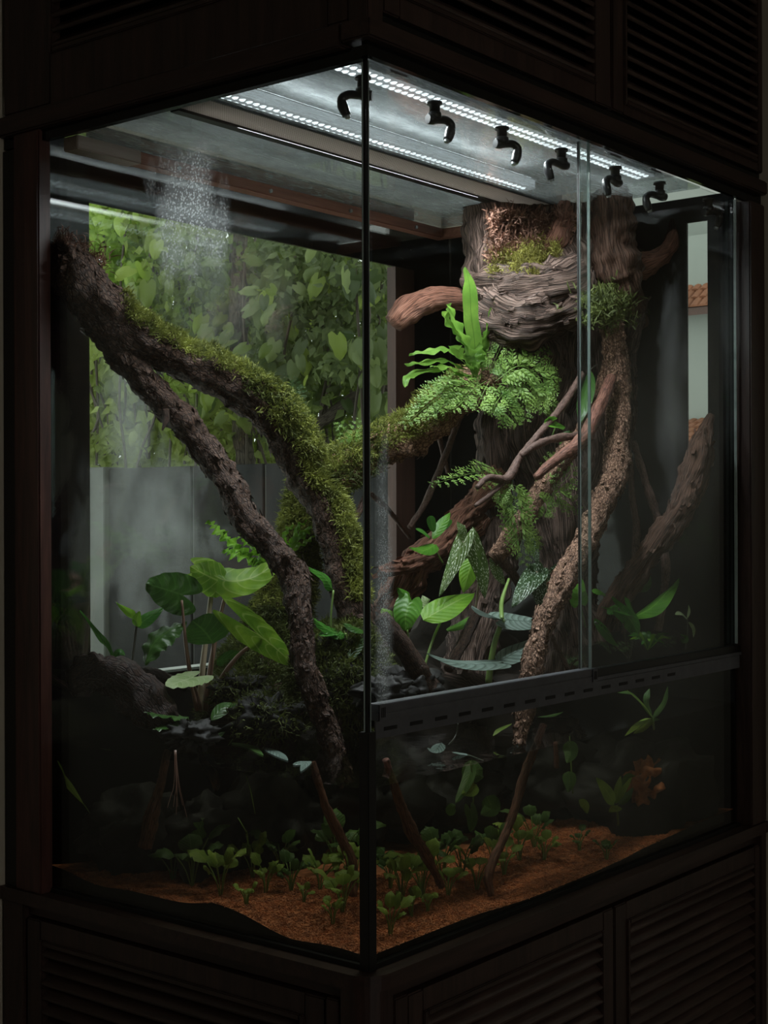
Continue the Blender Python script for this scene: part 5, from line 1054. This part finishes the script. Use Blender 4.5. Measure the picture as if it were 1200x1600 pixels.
small_plant('anubias', (735, 1210, .14), 'broad rounded leaves hanging under the water left of the slanting stick',
    [([(735, 1205, .14), (728, 1225, .13), (712, 1255, .12)], 22, 'c', 'heart', 'aqua_dark', dict(lobe=.2)), ([(745, 1225, .13), (735, 1235, .125), (722, 1240, .12)], 22, 'c', 'ovate', 'aqua'), ([(760, 1245, .13), (768, 1262, .125), (752, 1272, .12)], 30, 'c', 'ovate', 'aqua_dark'), ([(735, 1265, .13), (738, 1280, .125), (735, 1300, .12)], 22, 'c', 'heart', 'aqua_dark', dict(lobe=.3)), ([(738, 1225, .15), (740, 1205, .15), (755, 1200, .15)], 36, 'c', 'round', 'aqua_dark'), ([(702, 1275, .13), (706, 1262, .125), (712, 1258, .12)], 16, 'c', 'ovate', 'aqua_dark')],
    [([(735, 1190, .14), (740, 1230, .135), (738, 1265, .13)], 1.2, 'stem_green')])
small_plant('anubias', (880, 1160, .14), 'dark oval leaves hanging under the water right of the slanting stick',
    [([(888, 1158, .12), (892, 1175, .115), (886, 1192, .11)], 24, 'c', 'ovate', 'aqua_dark'), ([(888, 1205, .13), (890, 1220, .125), (888, 1238, .12)], 22, 'c', 'ovate', 'aqua_dark'), ([(905, 1250, .12), (914, 1258, .115), (918, 1272, .11)], 14, 'c', 'lance', 'aqua')], [([(890, 1150, .14), (892, 1190, .135), (895, 1240, .13)], 1.1, 'stem_green')])
small_plant('anubias', (965, 1290, .06), 'fan of oval leaves under water at the right',
    [([(960, 1258, .06), (948, 1236, .055), (932, 1215, .05)], 20, 'c', 'ovate', 'aqua'), ([(962, 1255, .06), (966, 1232, .06), (970, 1212, .06)], 12, 'c', 'lance', 'aqua'), ([(962, 1256, .06), (974, 1230, .055), (988, 1214, .05)], 14, 'c', 'lance', 'aqua'), ([(966, 1258, .06), (980, 1245, .055), (990, 1230, .05)], 12, 'c', 'lance', 'aqua_dark'), ([(964, 1258, .06), (962, 1262, .055), (952, 1268, .05)], 18, 'cu', 'ovate', 'aqua'), ([(964, 1256, .06), (978, 1216, .055), (994, 1212, .05)], 10, 'cr', 'lance', 'aqua_dark')], [([(964, 1258, .06), (966, 1290, .06)], 1.6, 'stem_green')])
small_plant('ribbon_plant', (380, 1290, .20), 'long ribbon leaf drifting under the waterline',
    [([(306, 1230, .26), (335, 1248, .25), (372, 1278, .24)], 13, 'cu', 'strap', 'aqua')], [([(372, 1278, .24), (385, 1300, .24)], .8, 'stem_green')])
small_plant('ribbon_plant', (135, 1265, .66), 'long narrow leaf in the dark left end under water',
    [([(66, 1192, .74), (95, 1212, .72), (132, 1258, .70)], 11, 'cu', 'strap', 'aqua')], [([(132, 1258, .70), (140, 1270, .70)], .8, 'stem_green')])
rt = thing('hanging_roots', onY(277, 1205, .36), 'pale thread-like roots hanging under water', 'roots')
for k in range(6):
    x = 276+rng.normal()*2; s_ = (-14, -6, -2, 3, 9, 16)[k]; e_ = 1255+rng.uniform(0, 30)
    add_stem(rt, [(x-2, 1172, .37), (x+s_*.25, 1225, .36), (x+s_*.6, (1225+e_)/2, .36), (x+s_, e_, .36)], .5, M['stem_pink'], 'root_thread', n=4)
# ------------------------------------------------------------------ the garden beyond the window
M['slate'] = plain('slate_panel', (.026, .027, .028), .85, 0, .12, .4, 5, .1)
M['palewall'] = plain('pale_render', (.13, .138, .13), .8, 0, .3, .06, 5)
M['earth'] = plain('garden_earth', (.10, .12, .04), .9, 0, .2, .5, 6)
M['trunk'] = bark('garden_trunk', (.02, .016, .012), (.075, .062, .048), (.16, .14, .11), 6, 3)
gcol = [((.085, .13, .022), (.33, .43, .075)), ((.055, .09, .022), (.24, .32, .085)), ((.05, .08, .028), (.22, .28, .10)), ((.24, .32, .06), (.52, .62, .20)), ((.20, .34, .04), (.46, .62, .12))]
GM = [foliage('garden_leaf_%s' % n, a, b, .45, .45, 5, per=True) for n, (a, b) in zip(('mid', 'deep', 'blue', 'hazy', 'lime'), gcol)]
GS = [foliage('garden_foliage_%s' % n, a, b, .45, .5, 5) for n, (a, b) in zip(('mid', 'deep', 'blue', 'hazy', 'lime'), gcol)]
struct(MB().box((1.5, .97, .3), (12, 9, .45)).build('ground', M['earth']))
gw = thing('garden_wall', (2.0, 2.4, .45), 'low grey slate panel wall in front of the garden shrubs', 'wall')
top = onX(300, 728, 2.0)[2]
ys = [onX(x, 800, 2.0)[1] for x in (172, 300, 413)]
edges = [ys[0]+.012, ys[1], ys[2], ys[2]-.36, ys[2]-.72, ys[2]-1.08, .98]
for a, b in zip(edges[:-1], edges[1:]):
    MB().box((2.0, b+.007, .45), (2.06, a-.007, top), .002).build('panel', M['slate'], gw)
MB().box((2.012, .98, .45), (2.05, edges[0], top-.003)).build('core', M['palewall'], gw)
MB().box((1.98, edges[0], .45), (2.09, edges[0]+.60, top+.006), .003).build('pale_pier', M['palewall'], gw)
for q in range(5):
    y_ = edges[0]+.604+q*.42
    MB().box((2.0, y_+.007, .45), (2.06, y_+.413, top), .002).build('panel', M['slate'], gw)

def garden_tree(name, spec, label):
    P = np.array([onD(a, b, d) for a, b, d, _ in spec]); R = np.array([pxm(r, p) for p, (_, _, _, r) in zip(P, spec)])
    V, F4, F3, uv, N, cl = branch_arrays(P, R, 3.1, 16, 50, .2, .2, 5.0)
    o = mesh_mixed(name, V, F4, F3, uv, M['trunk'], None, P[0]); tag(o, label, 'tree'); return o
garden_tree('garden_tree', [(381, 760, 5.9, 15), (380, 690, 5.9, 14), (378, 600, 5.9, 14), (374, 500, 5.9, 14), (372, 400, 5.9, 13), (376, 250, 5.9, 12)], 'straight dark tree trunk in the middle of the garden view')
garden_tree('garden_tree', [(345, 760, 6.1, 12), (330, 700, 6.1, 12), (322, 640, 6.1, 11), (318, 560, 6.1, 9), (322, 480, 6.1, 8)], 'leaning thin trunk left of the straight one')
garden_tree('leaning_tree', [(440, 700, 5.6, 6), (490, 668, 5.6, 9), (540, 632, 5.6, 10), (590, 608, 5.6, 9), (660, 590, 5.6, 8)], 'dark diagonal limb behind the mossy fork')
# leaf shapes shared by all leaves of the garden
def garden_leaf_mesh(shape, lobe, mat, w_=.8, nm_='leaf'):
    V, F, uv = leaf_arrays(np.array([(0, 0, 0), (.5, 0, .06), (1, 0, -.08)]), w_, (0, 0, 1), shape, lobe=lobe, fold=.25, ripple=.04, rfreq=2, nu=7, nv=4)
    return mesh_np(nm_, V, F, uv, mat)
GLM = {(k, s): garden_leaf_mesh('heart', .25, GM[k]) if s == 0 else garden_leaf_mesh('ovate', 0, GM[k], .5) for k in range(5) for s in (0, 1)}
def orient(xa, na):
    x = np.array(xa); x = x/np.linalg.norm(x); n = np.array(na)-x*(np.array(na) @ x); n = n/np.linalg.norm(n); y = np.cross(n, x)
    return Matrix(((x[0], y[0], n[0]), (x[1], y[1], n[1]), (x[2], y[2], n[2])))
def mass(P, size, mat, parent, seed, name='foliage'):
    r = np.random.default_rng(seed); n = len(P); d = r.normal(size=(n, 3))*.6+np.array([0, 0, -.45])-_f*.1; d /= np.linalg.norm(d, axis=1)[:, None]
    nr = r.normal(size=(n, 3))*.6-_f*.8+np.array([0, 0, .3]); s = np.cross(nr, d); s /= np.linalg.norm(s, axis=1)[:, None]; up = np.cross(d, s)
    l = (size*r.uniform(.6, 1.3, n))[:, None]; w_ = l*.30
    V = np.stack([P, P+d*l*.35+s*w_+up*l*.06, P+d*l, P+d*l*.35-s*w_+up*l*.06, P+d*l*.4], 1).reshape(-1, 3)
    f = np.array([[0, 1, 4], [1, 2, 4], [2, 3, 4], [3, 0, 4]]); F = (np.arange(n)[:, None, None]*5+f[None]).reshape(-1, 3)
    o = obj_np(name, V, F, mat, parent, smooth=False); o['kind'] = 'stuff'; return o
def shrub(name, boxpx, dr, nleaf, nmass, size, k, shape, label, seed, msize=None, km=None):
    x0, y0, x1, y1 = boxpx; r = np.random.default_rng(seed); d0, d1 = dr
    base = onD((x0+x1)/2, 740, (d0+d1)/2); t = thing(name, (base[0], base[1], .45), label, 'shrub'); off = wloc(t)
    # stems
    mb = MB()
    for q in range(5):
        xx = r.uniform(x0, x1); dd = r.uniform(d0+.1, d1); pts = [onD(xx+r.normal()*8, y, dd) for y in np.linspace(820, y0+20, 6)]
        mb.tube(smooth_path(pts, 16), .006, 5)
    mb.build('stems', M['trunk'], t)
    # clustered leaves on the near side
    cl_ = [(r.uniform(x0, x1), r.uniform(y0, y1), r.uniform(d0, (d0+d1)/2)) for _ in range(max(3, nleaf//5))]
    for q in range(nleaf):
        c = cl_[q % len(cl_)]; p = onD(c[0]+r.normal()*16, c[1]+r.normal()*15, c[2]+r.normal()*.07)
        o = bpy.data.objects.new('leaf', GLM[(k if r.random() < .8 else (k+1) % 3, shape)]); COL.objects.link(o); o.parent = t
        dr_ = r.normal(size=3)*.45+np.array([0, 0, -.75])-_f*.15; nr_ = -_f*.9+np.array([0, 0, .5])+r.normal(size=3)*.4
        s = size*r.uniform(.65, 1.25); o.matrix_basis = Matrix.Translation(Vector([float(v) for v in p-off])) @ (orient(dr_, nr_).to_4x4()) @ Matrix.Diagonal((s, s, s, 1))
    P = np.array([onD(r.uniform(x0-10, x1+10), r.uniform(y0-10, y1+10), d0+.12+(d1-d0)*r.random()) for _ in range(nmass)])
    g = np.array([noise.noise(Vector((p[0]*3, p[1]*3, p[2]*3+seed))) for p in P]); P = P[g > -.22]
    mass(P, msize or size*.8, GS[km if km is not None else k], t, seed); return t
shrub('climbing_vine', (140, 330, 235, 470), (6.05, 6.5), 28, 900, .085, 4, 0, 'lime green climbing leaves at the top left of the garden view', 1)
shrub('climbing_vine', (200, 330, 330, 520), (5.85, 6.4), 40, 1300, .085, 0, 0, 'heart-leaved vine hanging above the thick mossy branch', 2, .05)
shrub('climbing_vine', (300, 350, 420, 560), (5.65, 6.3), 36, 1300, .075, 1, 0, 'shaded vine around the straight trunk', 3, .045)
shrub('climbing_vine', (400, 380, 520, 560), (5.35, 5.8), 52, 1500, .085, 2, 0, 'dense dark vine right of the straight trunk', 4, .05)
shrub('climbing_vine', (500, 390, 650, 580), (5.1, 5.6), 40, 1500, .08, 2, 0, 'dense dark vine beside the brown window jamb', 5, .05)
shrub('climbing_vine', (430, 540, 640, 690), (5.4, 5.9), 44, 900, .085, 1, 0, 'broad-leaved creeper behind the mossy fork', 6, .05)
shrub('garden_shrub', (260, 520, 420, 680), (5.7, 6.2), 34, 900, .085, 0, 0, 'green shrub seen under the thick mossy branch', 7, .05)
shrub('bamboo_shrub', (140, 520, 300, 735), (6.05, 6.9), 26, 2400, .075, 3, 1, 'hazy yellow-green shrub behind the fogged glass at the left', 8, .07)
shrub('bamboo_shrub', (280, 640, 470, 745), (5.8, 6.8), 0, 1800, .06, 3, 1, 'pale low undergrowth behind the slate wall', 9, .055)
P = np.array([onD(rng.uniform(-560, 900), rng.uniform(200, 800), rng.uniform(6.8, 8.2)) for _ in range(20000)])
P[:, 0] = np.maximum(P[:, 0], 2.25)
hb = onD(380, 760, 7.5); hg = thing('garden_hedge', (hb[0], hb[1], .45), 'tall green hedge closing the garden behind the trees', 'hedge'); mass(P, .10, GS[0], hg, 77)

# ------------------------------------------------------------------ neighbour house seen through the narrow slot
M['tile'] = plain('terracotta_tile', (.25, .105, .058), .7, 0, .3, .25, 3)
M['render'] = plain('pale_house_render', (.30, .325, .30), .85, 0, .2, .05, 1)
nh = thing('neighbour_house', (21, 11.5, .45), 'pale house with terracotta roofs seen through the narrow slot', 'house')
hc = onX(1089, 560, 20.0); hy = float(hc[1])
def zat(py, X): return float(onX(1089, py, X)[2])
za0, za1 = zat(386, 21.2), zat(480, 19.8); zb0, zb1 = zat(655, 19.8), zat(716, 18.9)
MB().box((20.2, hy-5, .45), (21.2, hy+5, za0)).build('upper_wall', M['render'], nh)
MB().box((21.3, hy-5, .45), (24, hy+5, zat(180, 21.3))).build('tall_wall', M['render'], nh)
def roof(xa, z_a, xb, z_b, nm):
    r_ = MB(); r_.prism([(xa, z_a), (xb, z_b), (xb+.02, z_b-.12), (xa+.02, z_a-.12)], 'y', hy-5, hy+5)
    o = r_.build(nm, M['brownframe'], nh); off = wloc(o)
    rows = 8; sl = math.atan2(z_a-z_b, xa-xb); ln = math.hypot(xa-xb, z_a-z_b)/rows
    V = []; 
    for d in (0, 1):
        for a in np.linspace(0, math.pi, 5): V.append((-ln*1.15*d, math.cos(a)*.075, math.sin(a)*.045+.01+(.03 if d else 0)))
    F = [(i, i+1, i+6, i+5) for i in range(4)]+[(5, 6, 7, 8, 9), (4, 3, 2, 1, 0)]
    me = bpy.data.meshes.new('roof_tile'); me.from_pydata(V, [], F); me.materials.append(M['tile'])
    for q in range(rows):
        for c in range(-6, 7):
            t_ = bpy.data.objects.new('roof_tile', me); COL.objects.link(t_); t_.parent = o
            p = Vector((xa-(xa-xb)*q/rows, hy+c*.15+(q % 2)*.075, z_a-(z_a-z_b)*q/rows))
            t_.location = p-Vector([float(v) for v in off]); t_.rotation_euler = (0, -sl, 0)
roof(21.2, za0, 19.8, za1, 'upper_roof'); roof(20.2, zb0, 18.9, zb1, 'lower_roof')
